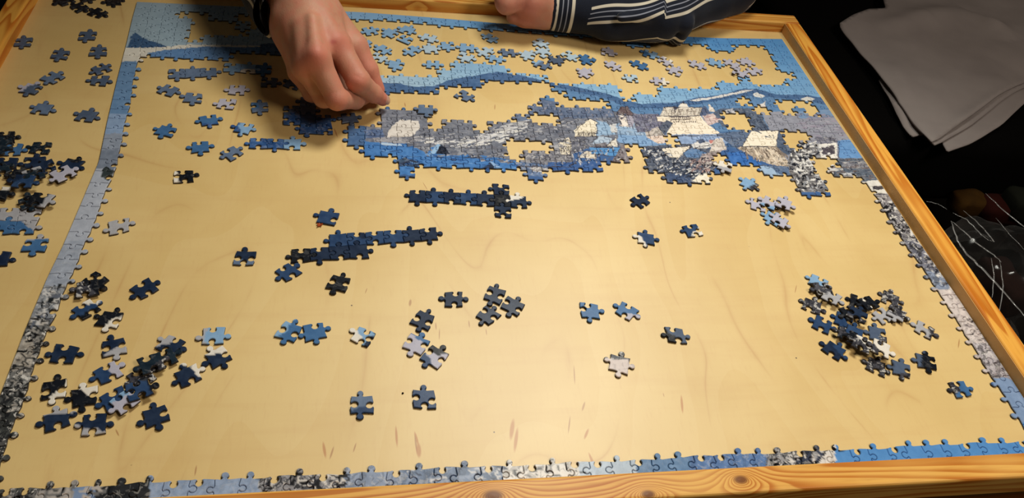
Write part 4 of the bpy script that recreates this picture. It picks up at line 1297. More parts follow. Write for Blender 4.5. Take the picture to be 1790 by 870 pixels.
def surface_net(F, org, h):
    """naive surface nets: verts and quads of the zero level of F"""
    nx, ny, nz = F.shape
    s = F < 0
    acc = np.zeros((nx - 1, ny - 1, nz - 1, 3), np.float32)
    cnt = np.zeros((nx - 1, ny - 1, nz - 1), np.float32)
    sl = lambda o, n: slice(o, n - 1 + o)
    corners = [(i, j, k) for i in (0, 1) for j in (0, 1) for k in (0, 1)]
    for a in corners:
        for ax in range(3):
            if a[ax] == 1: continue
            b = list(a); b[ax] = 1
            fa = F[sl(a[0], nx), sl(a[1], ny), sl(a[2], nz)]
            fb = F[sl(b[0], nx), sl(b[1], ny), sl(b[2], nz)]
            m = (fa < 0) != (fb < 0)
            t = np.where(m, fa / np.where(fa == fb, 1, fa - fb), 0)
            for q in range(3):
                acc[..., q] += np.where(m, a[q] + (t if q == ax else 0), 0)
            cnt += m
    act = cnt > 0
    ids = -np.ones(act.shape, np.int64)
    ids[act] = np.arange(act.sum())
    g = np.argwhere(act)
    V = (g + acc[act] / cnt[act][:, None]) * h + np.asarray(org)
    Q = []
    e = s[:-1, 1:-1, 1:-1] != s[1:, 1:-1, 1:-1]
    I = np.argwhere(e)
    f = s[:-1, 1:-1, 1:-1][e]
    i, j, k = I[:, 0], I[:, 1] + 1, I[:, 2] + 1
    q = np.stack([ids[i, j - 1, k - 1], ids[i, j, k - 1], ids[i, j, k], ids[i, j - 1, k]], 1)
    Q.append(np.where(f[:, None], q, q[:, ::-1]))
    e = s[1:-1, :-1, 1:-1] != s[1:-1, 1:, 1:-1]
    I = np.argwhere(e); f = s[1:-1, :-1, 1:-1][e]
    i, j, k = I[:, 0] + 1, I[:, 1], I[:, 2] + 1
    q = np.stack([ids[i - 1, j, k - 1], ids[i - 1, j, k], ids[i, j, k], ids[i, j, k - 1]], 1)
    Q.append(np.where(f[:, None], q, q[:, ::-1]))
    e = s[1:-1, 1:-1, :-1] != s[1:-1, 1:-1, 1:]
    I = np.argwhere(e); f = s[1:-1, 1:-1, :-1][e]
    i, j, k = I[:, 0] + 1, I[:, 1] + 1, I[:, 2]
    q = np.stack([ids[i - 1, j - 1, k], ids[i, j - 1, k], ids[i, j, k], ids[i - 1, j, k]], 1)
    Q.append(np.where(f[:, None], q, q[:, ::-1]))
    Q = np.concatenate(Q)
    Q = Q[(Q >= 0).all(1)]
    return V, Q


def grid(lo, hi, h):
    ax = [np.arange(a, b, h, dtype=np.float32) for a, b in zip(lo, hi)]
    return np.meshgrid(*ax, indexing='ij', sparse=True)


def J(px, py, z, r):
    return (*at(px, py, z), r)


# right hand (left in the picture): wrist, knuckles and finger joints
EL_R = np.array([13., 87, 9])
CUF_R = np.array(at(503, 25, 9.2))          # middle of the open right cuff
FORE_R = (*(CUF_R + (EL_R - CUF_R) * .45 + np.array([1.2, 0, .6])), 3.3)
WR = J(528, 6, 10.5, 2.75)
WR2 = J(512, 14, 9.6, 2.3)
WR3 = J(548, 2, 9.8, 2.4)
K = {'index': J(590, 80, 8.6, 1.55), 'middle': J(554, 104, 9.0, 1.5), 'ring': J(533, 119, 7.4, 1.35), 'little': J(522, 126, 5.3, 1.15)}
FING = {
    'index': [K['index'], J(626, 141, 6.1, 1.38), J(652, 163, 3.6, 1.10), J(669, 174, 1.9, 0.82)],
    'middle': [K['middle'], J(589, 173, 5.2, 1.28), J(621, 175, 3.0, 1.05), J(640, 169, 1.5, 0.86)],
    'ring': [K['ring'], J(566, 170, 4.1, 1.2), J(596, 178, 2.1, 1.0), J(616, 173, 1.15, .84)],
    'little': [K['little'], J(544, 163, 2.9, 1.0), J(572, 174, 1.5, .85), J(592, 173, 1.0, .74)],
}
THUMB = [J(575, 28, 8.6, 1.9), J(620, 82, 6.6, 1.62), J(643, 122, 4.4, 1.25), J(660, 156, 2.2, 0.92)]


def hand_field(P):
    palm = seg_d(P, FORE_R[:3], WR[:3], FORE_R[3], WR[3])
    palm = smin(palm, seg_d(P, FORE_R[:3], WR2[:3], 3.2, WR2[3]), 1.0)
    palm = smin(palm, seg_d(P, FORE_R[:3], WR3[:3], 3.2, WR3[3]), 1.0)
    bases = {'index': J(562, 24, 9.6, 1.95), 'middle': J(538, 30, 10.2, 1.95), 'ring': J(518, 42, 9.3, 1.8), 'little': J(507, 54, 7.9, 1.6)}
    for n_ in bases:
        b = bases[n_]; kk = K[n_]
        palm = smin(palm, seg_d(P, WR[:3], b[:3], 2.3, b[3]), 2.0)
        palm = smin(palm, seg_d(P, b[:3], kk[:3], b[3], kk[3] * 1.02), 2.0)
    # flesh of the palm below the bones
    palm = smin(palm, seg_d(P, at(545, 60, 6.3), at(560, 100, 5.2), 2.3, 2.0), 1.2)
    palm = smin(palm, seg_d(P, at(560, 40, 7.2), at(598, 84, 6.4), 2.0, 1.5), 1.2)
    # tendons over the back
    for n_, bb in (('index', (566, 26, 11.2)), ('middle', (545, 32, 11.9)), ('ring', (526, 44, 10.9))):
        kk = at(*{'index': (586, 68, 9.9), 'middle': (552, 92, 10.4), 'ring': (534, 108, 8.7)}[n_])
        palm = smin(palm, seg_d(P, at(*bb), kk, .35, .45), 1.3)
    # knuckle heads
    for n_, (x, y, z, r) in {'index': (590, 76, 9.1, 1.22), 'middle': (553, 100, 9.6, 1.15), 'ring': (533, 116, 8.0, 1.0)}.items():
        c = at(x, y, z - .25)
        palm = smin(palm, seg_d(P, c, c + np.array([.01, 0, 0]), r, r), .9)
    # bump of the wrist bone
    c = at(498, 30, 9.9)
    palm = smin(palm, seg_d(P, c, c + np.array([.01, 0, 0]), 1.25, 1.25), .9)
    tot = palm
    for n_ in ('little', 'ring', 'middle', 'index'):
        f = chain(P, FING[n_], .35)
        # joint swellings
        for q, e in ((1, .06), (2, .04)):
            c = np.array(FING[n_][q][:3])
            f = smin(f, seg_d(P, c, c + np.array([.01, 0, 0]), FING[n_][q][3] + e, FING[n_][q][3] + e), .25)
        f = smin(f, palm, .75)
        tot = smin(tot, f, .10)
    t = smin(chain(P, THUMB, .5), palm, 1.0)
    t = smin(t, seg_d(P, at(606, 112, 3.6), at(636, 158, 1.9), 1.15, .8), .6)
    t = smin(t, seg_d(P, at(588, 118, 4.6), at(626, 160, 2.6), 1.3, 1.0), .6)
    t = smin(t, seg_d(P, at(578, 128, 4.2), at(610, 168, 2.4), 1.3, 1.0), .6)
    # web between thumb and index
    t = smin(t, seg_d(P, at(596, 56, 7.2), at(614, 92, 6.2), 1.3, .9), .8)
    tot = smin(tot, t, .12)
    # creases over the index joint
    for (x, y, z, dx, dy) in ((626, 137, 7.35, 7, -5), (629, 142, 7.2, 7, -4), (623, 133, 7.45, 6, -4), (653, 160, 4.6, 5, -3)):
        a = at(x - dx, y - dy * .6, z - .12); b = at(x + dx, y + dy, z - .1)
        tot = np.maximum(tot, -(seg_d(P, a, b, .10, .10)) * 1.0 - .0) if False else tot + .09 * np.exp(-(np.maximum(seg_d(P, a, b, 0, 0), 0) / .13) ** 2)
    return tot


def left_field(P):
    """left hand, a loose fist resting on the far rail, and the forearm going into the cuff"""
    wr = J(966, 17, 3.6, 2.5)
    d = seg_d(P, J(1010, 20, 4.2, 0)[:3], wr[:3], 2.7, wr[3])
    # the heel of the hand and the folded little finger make the lower lobe
    d = smin(d, seg_d(P, at(950, 26, 3.2), at(918, 27, 3.0), 2.1, 1.75), .8)
    d = smin(d, seg_d(P, at(918, 27, 3.0), at(899, 28, 2.9), 1.6, 1.15), .5)
    d = smin(d, seg_d(P, wr[:3], at(930, 0, 5.8), 2.3, 2.3), 1.2)
    d = smin(d, seg_d(P, at(930, 0, 5.8), at(916, -26, 7.6), 2.2, 2.0), 1.2)
    # ring, middle and index finger folded in over it
    tot = d
    for f in ([J(918, -6, 6.4, 1.75), J(886, 4, 5.6, 1.75), J(884, 10, 4.8, 1.2), J(898, 14, 3.6, 1.0)],
              [J(915, -24, 7.4, 1.7), J(882, -14, 6.6, 1.55), J(882, -4, 5.4, 1.1), J(900, -2, 5.0, 1.0)],
              [J(913, -42, 8.2, 1.6), J(884, -32, 7.6, 1.4), J(886, -22, 6.4, 1.1), J(902, -20, 6.0, .95)]):
        q = smin(chain(P, f, .4), d, .05)
        tot = smin(tot, q, .10)
    th = chain(P, [J(948, -22, 5.6, 1.8), J(920, -44, 7.0, 1.5), J(896, -52, 7.2, 1.15), J(878, -50, 7.0, .9)], .4)
    return smin(tot, smin(th, d, .8), .12)


def skin_tone(V, bumps):
    base = np.array([186, 134, 108], float)
    c = np.tile(base, (len(V), 1))
    n = vn(V[:, 0] + V[:, 2], V[:, 1], 2.2, 31) - .5
    c += n[:, None] * np.array([16, 14, 12])
    for (p, r, col, s) in bumps:
        d = np.sqrt(((V - np.asarray(p)) ** 2).sum(1)) / r
        wgt = s * np.exp(-d * d)
        c = c * (1 - wgt[:, None]) + np.array(col, float) * wgt[:, None]
    c = np.clip(c, 0, 255) / 255
    c = ((c + .055) / 1.055) ** 2.4
    return np.c_[c, np.ones(len(V))]


person = empty('person', (54, 100, -TZ / U), 'person in a navy striped shirt reaching one hand over the puzzle', 'person')
RED = (196, 108, 92)
# joints of the arms and trunk
SH_R = np.array([44., 108, 26])
SH_L, EL_L = np.array([97., 106, 24]), at(1148, 31, 4.2)
UP_L = np.array(at(1276, -22, 4.9))
HX = 70.0            # middle of the trunk
parts_v = []; parts_q = []; parts_c = []


def add_body(V, Q, C):
    b = sum(len(x) for x in parts_v)
    parts_v.append(V); parts_q.append(Q + b); parts_c.append(C)


lo_ = np.array([15., 39, -.3]); hi_ = np.array([38., 74, 15.5]); h_ = .15
P = grid(lo_, hi_, h_)
V, Q = surface_net(hand_field(P), lo_, h_)
bump = [(at(590, 74, 10), 1.7, RED, .75), (at(553, 98, 10.4), 1.6, RED, .7), (at(626, 141, 7.2), 1.6, (208, 112, 96), .6), (at(665, 168, 2.6), 1.9, (214, 116, 98), .75),
        (at(590, 178, 5.6), 1.6, RED, .5), (at(533, 116, 8.8), 1.6, RED, .5), (at(660, 150, 2.6), 1.6, RED, .5), (at(582, 73, 10.2), .28, (150, 48, 48), .9), (at(586, 73, 10.2), .25, (150, 48, 48), .8),
        (at(640, 110, 6), 2.0, (206, 120, 104), .5), (at(525, 40, 11.5), 3.0, (204, 150, 122), .5), (at(560, 60, 10.4), 2.2, (198, 140, 118), .4)]
add_body(V, Q, skin_tone(V, bump))
lo_ = at(840, 40, 0) * 0 + np.array([46., 66, -.5]); hi_ = np.array([66., 92, 12.]); h_ = .2
P = grid(lo_, hi_, h_)
V, Q = surface_net(left_field(P), lo_, h_)
add_body(V, Q, skin_tone(V, [(at(925, 15, 5.5), 2.2, (216, 128, 116), .7), (at(880, 8, 5.5), 1.8, (196, 120, 108), .5), (at(920, 40, 3), 1.6, RED, .5)]))
# arms and trunk inside the shirt
lo_ = np.array([-2., 62, -14]); hi_ = np.array([112., 136, 66]); h_ = 1.0
P = grid(lo_, hi_, h_)


def trunk_field(P, g=0.0):
    d = seg_d(P, (HX, 119, -8), (HX, 116, 22), 11 + g, 11.5 + g)
    d = smin(d, seg_d(P, (HX - 10, 119, -8), (HX - 12, 114, 22), 9 + g, 9 + g), 4)
    d = smin(d, seg_d(P, (HX + 10, 119, -8), (HX + 12, 112, 20), 9 + g, 9 + g), 4)
    d = smin(d, seg_d(P, SH_R, SH_L, 5.2 + g, 5.2 + g), 4)
    return d


d = trunk_field(P)
for a, b, c_, r in ((SH_R, EL_R, np.array(FORE_R[:3]), 4.2), (SH_L, EL_L + np.array([0, .6, .6]), at(1010, 20, 4.2), 3.2)):
    if a is SH_L:
        d = smin(d, smin(seg_d(P, a, UP_L, 4, 3.2), seg_d(P, UP_L, b, 3.2, 2.6), 1.5), 2)
    else:
        d = smin(d, seg_d(P, a, b, r + .4, r - .6), 2)
    d = smin(d, seg_d(P, b, c_, r - .7, r - 1.4), 1.2)
d = smin(d, seg_d(P, (HX, 115, 30), (HX, 112, 42), 4.2, 4.0), 2)          # neck
hd = seg_d(P, (HX, 108, 48), (HX, 109, 54), 6.0, 6.6)                       # head bent over the table
hd = smin(hd, seg_d(P, (HX, 103, 44), (HX, 104, 46), 3.2, 4.0), 2)          # jaw
hd = smin(hd, seg_d(P, (HX, 100.6, 50), (HX, 100.2, 47.6), .6, .95), .6)    # nose
for s_ in (-1, 1):
    hd = smin(hd, seg_d(P, (HX + s_ * 6.9, 108.5, 50), (HX + s_ * 7.1, 109, 47.6), .9, .6), .6)
d = smin(d, hd, 1.5)
V, Q = surface_net(d, lo_, h_)
add_body(V, Q, skin_tone(V, []))
body = mesh_obj('body', np.concatenate(parts_v), np.concatenate(parts_q).tolist(), SKIN, person, (24, 56, 6), smooth=True)
a_ = body.data.color_attributes.new('tone', 'FLOAT_COLOR', 'POINT')
a_.data.foreach_set('color', np.concatenate(parts_c).astype(np.float32).ravel())
md = body.modifiers.new('smooth', 'SMOOTH'); md.factor = .5; md.iterations = 2

# index fingernail: a thin curved plate let into the fingertip
T0 = np.array(FING['index'][3][:3]); D0 = np.array(FING['index'][2][:3])
ax_ = (T0 - D0) / np.linalg.norm(T0 - D0)
up_ = (CAM_C - T0); up_ /= np.linalg.norm(up_); up_ = up_ - ax_ * (up_ @ ax_) + np.cross(ax_, up_) * -.55
up_ /= np.linalg.norm(up_)
sd_ = np.cross(ax_, up_)
nv = []; nf = []
NU, NV2 = 9, 9
for i in range(NU):
    for j in range(NV2):
        u = i / (NU - 1) * 2 - 1; t = j / (NV2 - 1)
        wdt = .60 * math.sqrt(max(0, 1 - max(0, (t - .62) / .5) ** 2)) * (.9 + .1 * t)
        ang = u * wdt / .82 * 1.05
        rr_ = .80 + .05 - .02 * abs(u) ** 3
        c_ = T0 + ax_ * (-.45 + t * 1.12) - up_ * (0.02 + .16 * t * t)
        nv.append(c_ + up_ * math.cos(ang) * rr_ + sd_ * math.sin(ang) * rr_)
for i in range(NU - 1):
    for j in range(NV2 - 1):
        nf.append((i * NV2 + j, (i + 1) * NV2 + j, (i + 1) * NV2 + j + 1, i * NV2 + j + 1))
nail = mesh_obj('fingernail', nv, nf, NAIL, person, tuple(T0), smooth=True)
sm = nail.modifiers.new('thick', 'SOLIDIFY'); sm.thickness = .07 * U; sm.offset = 0

# hair and eyes belong to the bent head above the frame
hv, hq = surface_net(np.maximum(seg_d(grid((HX - 10, 98, 44), (HX + 10, 120, 64), .6), (HX, 109.4, 49.5), (HX, 110.2, 54.6), 6.3, 6.9),
                                -(grid((HX - 10, 98, 44), (HX + 10, 120, 64), .6)[2] - 51 + (grid((HX - 10, 98, 44), (HX + 10, 120, 64), .6)[1] - 103) * .9)), np.array([HX - 10, 98, 44.]), .6)
mesh_obj('hair', hv, hq.tolist(), mat_plain('brown_hair', (46, 32, 22), (24, 16, 12), 300, .6, .3), person, (HX, 109, 54), smooth=True)
for s_ in (-1, 1):
    ev, eq = surface_net(seg_d(grid((HX - 6, 98, 47), (HX + 6, 106, 54), .3), (HX + s_ * 2.6, 102.6, 50.3), (HX + s_ * 2.61, 102.6, 50.3), 1.0, 1.0), np.array([HX - 6, 98, 47.]), .3)
    mesh_obj('eye', ev, eq.tolist(), mat_plain('eye_white', (220, 216, 210), (200, 196, 190), 50, .2, .5, 0), person, (HX + s_ * 2.6, 102.6, 50.3), smooth=True)

# ---- the shirt: trunk, right sleeve with open cuff, left sleeve bent at the elbow
CUF_L = at(962, 12, 4.0)
MID_L = at(1064, 24, 4.2)


def shirt_field(P):
    d = trunk_field(P, 1.1)
    n = (np.sin(P[0] * .55 + P[2] * .4) * np.sin(P[1] * .6 - P[2] * .3) * .5)
    rgt = seg_d(P, SH_R, EL_R, 6.0, 5.4)
    rgt = smin(rgt, seg_d(P, EL_R, CUF_R, 6.2, 4.1), 1.6)
    lft = smin(seg_d(P, SH_L, UP_L, 6.0, 4.3), seg_d(P, UP_L, EL_L + np.array([.6, .6, .4]), 4.2, 3.9), 1.6)
    lft = smin(lft, seg_d(P, EL_L + np.array([.2, .6, .2]), MID_L, 3.95, 3.9), 1.8)
    lft = smin(lft, seg_d(P, MID_L, CUF_L, 3.7, 3.2), .8)
    # folds gathered at the elbow and in front of the cuff
    for (x0, y0, x1, y1, z0, z1, r) in ((1178, 44, 1100, 54, 3.0, 1.5, 1.3), (1172, 24, 1086, 30, 6.0, 6.2, 1.1), (1186, 60, 1120, 62, 1.6, 1.0, 1.2),
                                        (1078, 26, 1020, 42, 5.6, 2.6, .9), (1196, 40, 1182, 66, 4.6, 1.4, 1.6)):
        lft = smin(lft, seg_d(P, at(x0, y0, z0), at(x1, y1, z1), r, r * .8), .5)
    for (x0, y0, x1, y1, z, dpt) in ((1188, 12, 1184, 60, 6.0, .5), (1074, 40, 1030, 36, 4.6, .35)):
        lft = lft + dpt * np.exp(-(np.maximum(seg_d(P, at(x0, y0, z), at(x1, y1, z - 3), 0, 0), 0) / .7) ** 2)
    d = smin(d, smin(rgt, lft, .2), 2.0)
    d = d + n * .35
    # nothing passes below the board and the far rail
    d = np.maximum(d, np.where(P[1] < 80.4, np.where(P[1] > 77.5, RH + .06, .25), -30) - P[2])
    # open cuffs
    ax = CUF_R - EL_R; ax /= np.linalg.norm(ax)
    tr = (P[0] - CUF_R[0]) * ax[0] + (P[1] - CUF_R[1]) * ax[1] + (P[2] - CUF_R[2]) * ax[2]
    near = ((P[0] - CUF_R[0]) ** 2 + (P[1] - CUF_R[1]) ** 2 + (P[2] - CUF_R[2]) ** 2) < 110
    d = np.where(near, np.maximum(d, tr), d)
    hol = seg_d(P, CUF_R - ax * 4, CUF_R + ax * 2, 2.6, 3.7)
    d = np.maximum(d, -hol)
    al = CUF_L - MID_L; al = al / np.linalg.norm(al)
    tl = (P[0] - CUF_L[0]) * al[0] + (P[1] - CUF_L[1]) * al[1] + (P[2] - CUF_L[2]) * al[2]
    nl = ((P[0] - CUF_L[0]) ** 2 + (P[1] - CUF_L[1]) ** 2 + (P[2] - CUF_L[2]) ** 2) < 60
    d = np.where(nl, np.maximum(d, tl), d)
    d = np.maximum(d, -seg_d(P, CUF_L - al * 5, CUF_L + al * 2, 2.2, 2.85))
    return d


def bone_coord(V, a, b, ref):
    ab = b - a; L = np.linalg.norm(ab); t_ = ab / L
    ref = ref - t_ * (ref @ t_); ref /= np.linalg.norm(ref)
    bi = np.cross(t_, ref)
    W = V - a
    al = W @ t_
    ang = np.arctan2(W @ bi, W @ ref)
    cl = a + np.clip(al, 0, L)[:, None] * t_
    return al, ang, np.linalg.norm(V - cl, axis=1), L


TWIST = (0.0, 0.8)


def stripe_cols(V):
    """running coordinate across the stripes of the cloth: round the trunk and along each arm"""
    s = V[:, 0] / 7.0
    best = np.abs(V[:, 1] - 111) * .0 + np.maximum(0, np.abs(V[:, 0] - HX) - 14) + np.where(V[:, 1] < 94, 20, 0)
    for (a, b, ref, off) in ((SH_R, EL_R, np.array([0, -.3, 1.]), .2), (EL_R, CUF_R, np.array([-.6, -.4, .5]), .12), (SH_L, UP_L, np.array([0, -1., .2]), .1), (UP_L, EL_L, np.array([0, -1., .5]), .1),
                             (EL_L, CUF_L, np.array([0, -.45, .9]), .27)):
        al, ang, dist, L = bone_coord(V, np.asarray(a, float), np.asarray(b, float), ref)
        k = dist < best
        wob = .05 * np.sin(al * .5) + .05 * np.sin(al * .23 + 1)
        sv = ang * 4.2 / 7.0 + off + wob
        if off == .27:
            sv = sv + TWIST[0] + TWIST[1] * np.clip(al / L, 0, 1)
        s = np.where(k, sv, s); best = np.minimum(best, dist)
    # the left cuff is cut across the stripes
    al, ang, dist, L = bone_coord(V, np.asarray(EL_L, float), np.asarray(CUF_L, float), np.array([0, -.45, .9]))
    k = (dist < 6) & (al > L - 4.9)
    s = np.where(k, .03 + (L - al - .55) / 7.0 + .055, s)
    plain = ((dist < 6) & ((al > L - .5) | (np.abs(al - (L - 4.9)) < .5))).astype(float)
    return np.c_[s, plain, s, np.ones(len(s))]


SV = []; SQ = []
lo_ = np.array([-4., 58, -1]); hi_ = np.array([112., 92, 18.]); h_ = .36
# fine grid over what lies on the table, coarse one for the rest of the trunk
P = grid(lo_, hi_, h_)
V, Q = surface_net(shirt_field(P), lo_, h_)
SV.append(V); SQ.append(Q)
lo2 = np.array([-4., 89, -16]); hi2 = np.array([112., 136, 42.]); h2 = .9
P = grid(lo2, hi2, h2)
F2 = shirt_field(P)
V2, Q2 = surface_net(F2, lo2, h2)
SV.append(V2); SQ.append(Q2 + len(V))
# upper part of the sleeves above the fine grid
lo3 = np.array([-4., 62, 16.5]); hi3 = np.array([112., 91, 42.]); h3 = .9
P = grid(lo3, hi3, h3)
V3, Q3 = surface_net(shirt_field(P), lo3, h3)
SV.append(V3); SQ.append(Q3 + len(V) + len(V2))
SV = np.concatenate(SV)
shirt = mesh_obj('striped_shirt', SV, np.concatenate(SQ).tolist(), SHIRT, person, (HX, 100, 10), smooth=True)
set_color(shirt.data, stripe_cols(SV), 'stripe')


# ------------------------------------------------------------------ the dark footstool with a folded cloth, right of the table
SZ = -9.0
stool = empty('footstool', (139, 92, -TZ / U), 'black upholstered footstool in the dark right of the table, under the grey cloth', 'footstool')
v, f = box_vf(111, 168, 61, 124, SZ - 14, SZ, 3)
mesh_obj('seat', v, f, LEATHER, stool, (139, 92, SZ - 7), smooth=True)
for x in (116, 163):
    for y in (66, 119):
        v, f = box_vf(x - 2, x + 2, y - 2, y + 2, -TZ / U, SZ - 13.5, .4)
        mesh_obj('leg', v, f, LEATHER, stool, (x, y, -50))

cloth = empty('grey_cloth', (135, 80, SZ), 'grey cotton cloth folded in layers on the black footstool at the upper right', 'cloth')


def sheet(name, outline, zc, step, thick, folds, droop=None):
    """one layer of folded cloth: outline given as picture points lying at height zc, filled, waved and thickened"""
    poly = np.array([at(x, y, zc)[:2] for x, y in outline])
    # round the outline a little
    for _ in range(1):
        nx_ = np.roll(poly, -1, 0)
        poly = np.stack([poly * .93 + nx_ * .07, poly * .07 + nx_ * .93], 1).reshape(-1, 2)
    if ((poly[:, 0] * np.roll(poly[:, 1], -1)).sum() - (np.roll(poly[:, 0], -1) * poly[:, 1]).sum()) < 0:
        poly = poly[::-1]
    dense = []
    for a, b in zip(poly, np.roll(poly, -1, 0)):
        n_ = max(1, int(np.hypot(*(b - a)) / step))
        for i in range(n_): dense.append(a + (b - a) * i / n_)
    dense = np.array(dense)
    x0, y0 = dense.min(0); x1, y1 = dense.max(0)
    gx, gy = np.meshgrid(np.arange(x0, x1, step), np.arange(y0, y1, step))
    gx = gx.ravel(); gy = gy.ravel()
    k = inpoly(gx, gy, offset(dense, step * .4))
    r = delaunay_2d_cdt([Vector(p) for p in dense] + [Vector((a, b)) for a, b in zip(gx[k], gy[k])], [], [list(range(len(dense)))], 1, 1e-5)
    tv = np.array([tuple(p) for p in r[0]])
    z = np.full(len(tv), float(zc)) + (vn(tv[:, 0], tv[:, 1], 11, 77) - .5) * 1.2 + (vn(tv[:, 0], tv[:, 1], 4, 78) - .5) * .35
    for (ax, ay, bx, by, amp, wd) in folds:
        A = np.array(at(ax, ay, zc)[:2]); B = np.array(at(bx, by, zc)[:2]); AB = B - A
        t = np.clip(((tv - A) @ AB) / (AB @ AB), 0, 1)
        dd = np.hypot(*(tv - (A + t[:, None] * AB)).T)
        z += amp * np.exp(-(dd / wd) ** 2) * np.sin(np.clip(t * 1.2 + .1, 0, 1) * math.pi) ** .5
    o = mesh_obj(name, np.c_[tv, z], [tuple(q) for q in r[2]], CLOTH, cloth, (135, 80, zc), smooth=True)
    m = o.modifiers.new('thick', 'SOLIDIFY'); m.thickness = thick * U; m.offset = -1
    return o


sheet('lower_layer', [(1536, 138), (1548, 160), (1566, 196), (1592, 232), (1598, 236), (1612, 232), (1640, 226), (1658, 262), (1700, 246), (1752, 216), (1800, 172), (1850, 130), (1800, 60), (1640, 60)],
      SZ + 1.2, .9, .3, [(1560, 170, 1600, 230, .5, 1.2)])
sheet('middle_layer', [(1566, 150), (1600, 205), (1628, 245), (1636, 251), (1650, 244), (1700, 214), (1752, 176), (1800, 146), (1850, 120), (1800, 40), (1640, 60)],
      SZ + 1.65, .9, .3, [])
sheet('upper_layer', [(1466, 42), (1490, 30), (1516, 20), (1546, 18), (1542, -10), (1550, -60), (1640, -90), (1780, -60), (1850, 20), (1870, 70), (1792, 142), (1740, 172), (1690, 206), (1642, 240), (1630, 246),
                      (1610, 224), (1570, 174), (1520, 108)],
      SZ + 2.1, .8, .3, [(1540, 50, 1640, 28, 1.0, 2.4), (1600, 36, 1720, 20, 1.2, 3.0), (1720, 40, 1780, 80, 1.3, 3.0), (1560, 120, 1600, 200, .7, 2.0), (1660, 220, 1790, 138, .6, 1.0),
                         (1620, 150, 1640, 230, .5, 3.0), (1690, 30, 1760, 70, .9, 1.6)])

# ------------------------------------------------------------------ clear plastic bag with dim coloured packets beside the table
bag = empty('plastic_bag', (130, 38, -TZ / U), 'crumpled clear plastic bag standing on the dark floor at the right edge', 'plastic bag')
rb = random.Random(3)


def film_mesh():
    lo_ = np.array([104.5, 8, -57.4]); hi_ = np.array([156., 62, -8]); h_ = 1.0
    P = grid(lo_, hi_, h_)
    d = seg_d(P, (131, 38, -40), (129, 40, -24), 16, 12)
    d = smin(d, seg_d(P, (126, 30, -44), (134, 44, -44), 12, 12), 5)
    d = d + np.sin(P[0] * .5 + P[1] * .3) * .8 + np.sin(P[1] * .7 - P[2] * .45) * .8 + np.sin(P[0] * .9 - P[2] * .6) * .5
    d = np.maximum(d, -(P[2] + 56.9))
    return surface_net(d, lo_, h_)


bv, bq = film_mesh()
mesh_obj('film', bv, bq.tolist(), FILM, bag, (130, 38, -50), smooth=True)


def tube(pts, r):
    pts = [np.array(p) for p in pts]
    V = []; F = []
    n = 6
    for i, p in enumerate(pts):
        a = pts[max(0, i - 1)]; b = pts[min(len(pts) - 1, i + 1)]
        t = (b - a) / np.linalg.norm(b - a)
        u = np.cross(t, (0, 0, 1.)); u /= max(np.linalg.norm(u), 1e-6); w_ = np.cross(t, u)
        rr_ = r * (.35 + .65 * math.sin(math.pi * (i + .35) / (len(pts) - .3)))
        for q in range(n):
            an = q * 2 * math.pi / n
            V.append(p + (u * math.cos(an) + w_ * math.sin(an) * .5) * rr_)
    for i in range(len(pts) - 1):
        for q in range(n):
            F.append((i * n + q, i * n + (q + 1) % n, (i + 1) * n + (q + 1) % n, (i + 1) * n + q))
    F.append(tuple(range(n - 1, -1, -1))); F.append(tuple(range((len(pts) - 1) * n, len(pts) * n)))
    return V, F


def crease(pxs, r=.28, z=-12.5):
    P_ = []
    for (x0, y0), (x1, y1) in zip(pxs[:-1], pxs[1:]):
        for i in range(5):
            t = i / 5
            P_.append(at(x0 + (x1 - x0) * t + rb.uniform(-.8, .8), y0 + (y1 - y0) * t + rb.uniform(-.8, .8), z + rb.uniform(-.4, .4)))
    P_.append(at(*pxs[-1], z))
    v, f = tube(P_, r * .6)
    mesh_obj('crease', v, f, CREASE, bag, tuple(P_[0]), smooth=True)


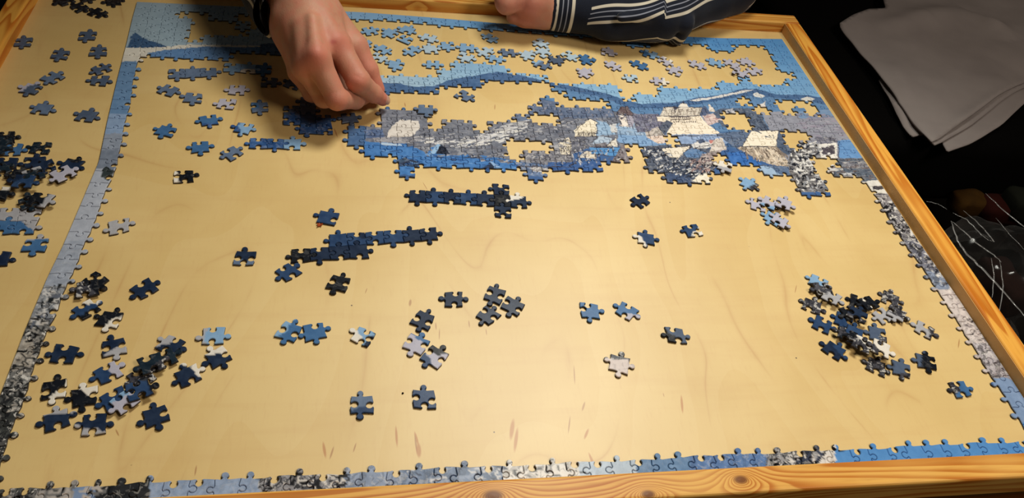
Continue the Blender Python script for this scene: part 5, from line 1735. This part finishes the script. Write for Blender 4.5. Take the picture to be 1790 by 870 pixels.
for pts, r in [([(1663, 386), (1674, 420), (1690, 444), (1722, 474), (1756, 512), (1800, 562)], .34), ([(1663, 386), (1684, 404), (1706, 424), (1738, 446), (1750, 458)], .24),
               ([(1666, 372), (1690, 384), (1716, 410), (1728, 420)], .18), ([(1684, 368), (1704, 384), (1724, 404), (1738, 422), (1730, 420)], .2),
               ([(1723, 338), (1750, 364), (1790, 396), (1810, 410)], .22), ([(1740, 380), (1764, 408), (1795, 440)], .12), ([(1732, 450), (1738, 480), (1734, 520)], .14),
               ([(1748, 456), (1754, 500), (1746, 550)], .14), ([(1620, 352), (1640, 356), (1655, 366)], .12)]:
    crease(pts, r)
for (px, py, z, sx, sy, sz, col, nm, lb) in [(1692, 355, -20, 3.2, 2.4, 2.0, (70, 46, 12), 'orange_packet', 'dull orange packet inside the clear bag, nearest the table rail'),
                                             (1746, 366, -20, 4.2, 2.6, 2.2, (50, 14, 9), 'red_packet', 'dark red packet inside the clear bag at its upper right'),
                                             (1780, 356, -18, 2.6, 2.6, 2.6, (28, 30, 22), 'green_packet', 'grey-green packet inside the clear bag at the picture edge'),
                                             (1746, 500, -24, 2.6, 5, 3.4, (36, 17, 12), 'brown_packet', 'brownish long packet inside the clear bag, lowest one')]:
    c = at(px, py, z)
    lo_ = c - np.array([sx + 2, sy + 2, sz + 2]); h_ = .6
    P = grid(lo_, c + np.array([sx + 2, sy + 2, sz + 2]), h_)
    q = ((P[0] - c[0]) / sx) ** 4 + ((P[1] - c[1]) / sy) ** 4 + ((P[2] - c[2]) / sz) ** 4 - 1 + .25 * np.sin(P[0] * 1.3) * np.sin(P[1] * 1.1 + P[2])
    v, fq = surface_net(np.broadcast_to(q, np.broadcast_shapes(P[0].shape, P[1].shape, P[2].shape)).copy(), lo_, h_)
    o = mesh_obj(nm, v, fq.tolist(), mat_plain(nm + '_paper', col, tuple(int(x * .6) for x in col), 60, .9, .1), None, tuple(c), smooth=True)
    tag(o, lb, 'packet', 'packets in the clear bag')

# ------------------------------------------------------------------ small things
c = at(559, 394, 0)
lv = []; lf = []
for k in range(5):                                   # curled dry leaf scrap: five little lobes
    a = k * 1.25 + .3
    b = len(lv)
    L = .34 + .1 * (k % 2)
    for t, wd in ((0, .05), (.5, .13), (1, .02)):
        for s_ in (-1, 1):
            lv.append(c + np.array([math.cos(a) * L * t - math.sin(a) * wd * s_, math.sin(a) * L * t + math.cos(a) * wd * s_, .04 + .16 * t * (1 + .4 * s_)]))
    lf += [(b, b + 1, b + 3, b + 2), (b + 2, b + 3, b + 5, b + 4)]
o = mesh_obj('dry_leaf_scrap', lv, lf, mat_plain('dry_leaf', (176, 78, 24), (130, 50, 16), 300, .6, .3), None, tuple(c))
m = o.modifiers.new('thick', 'SOLIDIFY'); m.thickness = .04 * U; m.offset = 0
tag(o, 'tiny orange-brown dry leaf scrap beside the dark blue piece left of centre', 'leaf')
c = at(704, 687, 0.06)
lo_ = c - .4
P = grid(lo_, c + .4, .05)
v, fq = surface_net(seg_d(P, c, c + np.array([.03, .01, 0]), .1, .08), lo_, .05)
o = mesh_obj('black_crumb', v, fq.tolist(), LEATHER, None, (c[0], c[1], 0), smooth=True)
tag(o, 'tiny round black crumb left of the dark blue piece near the front', 'crumb')
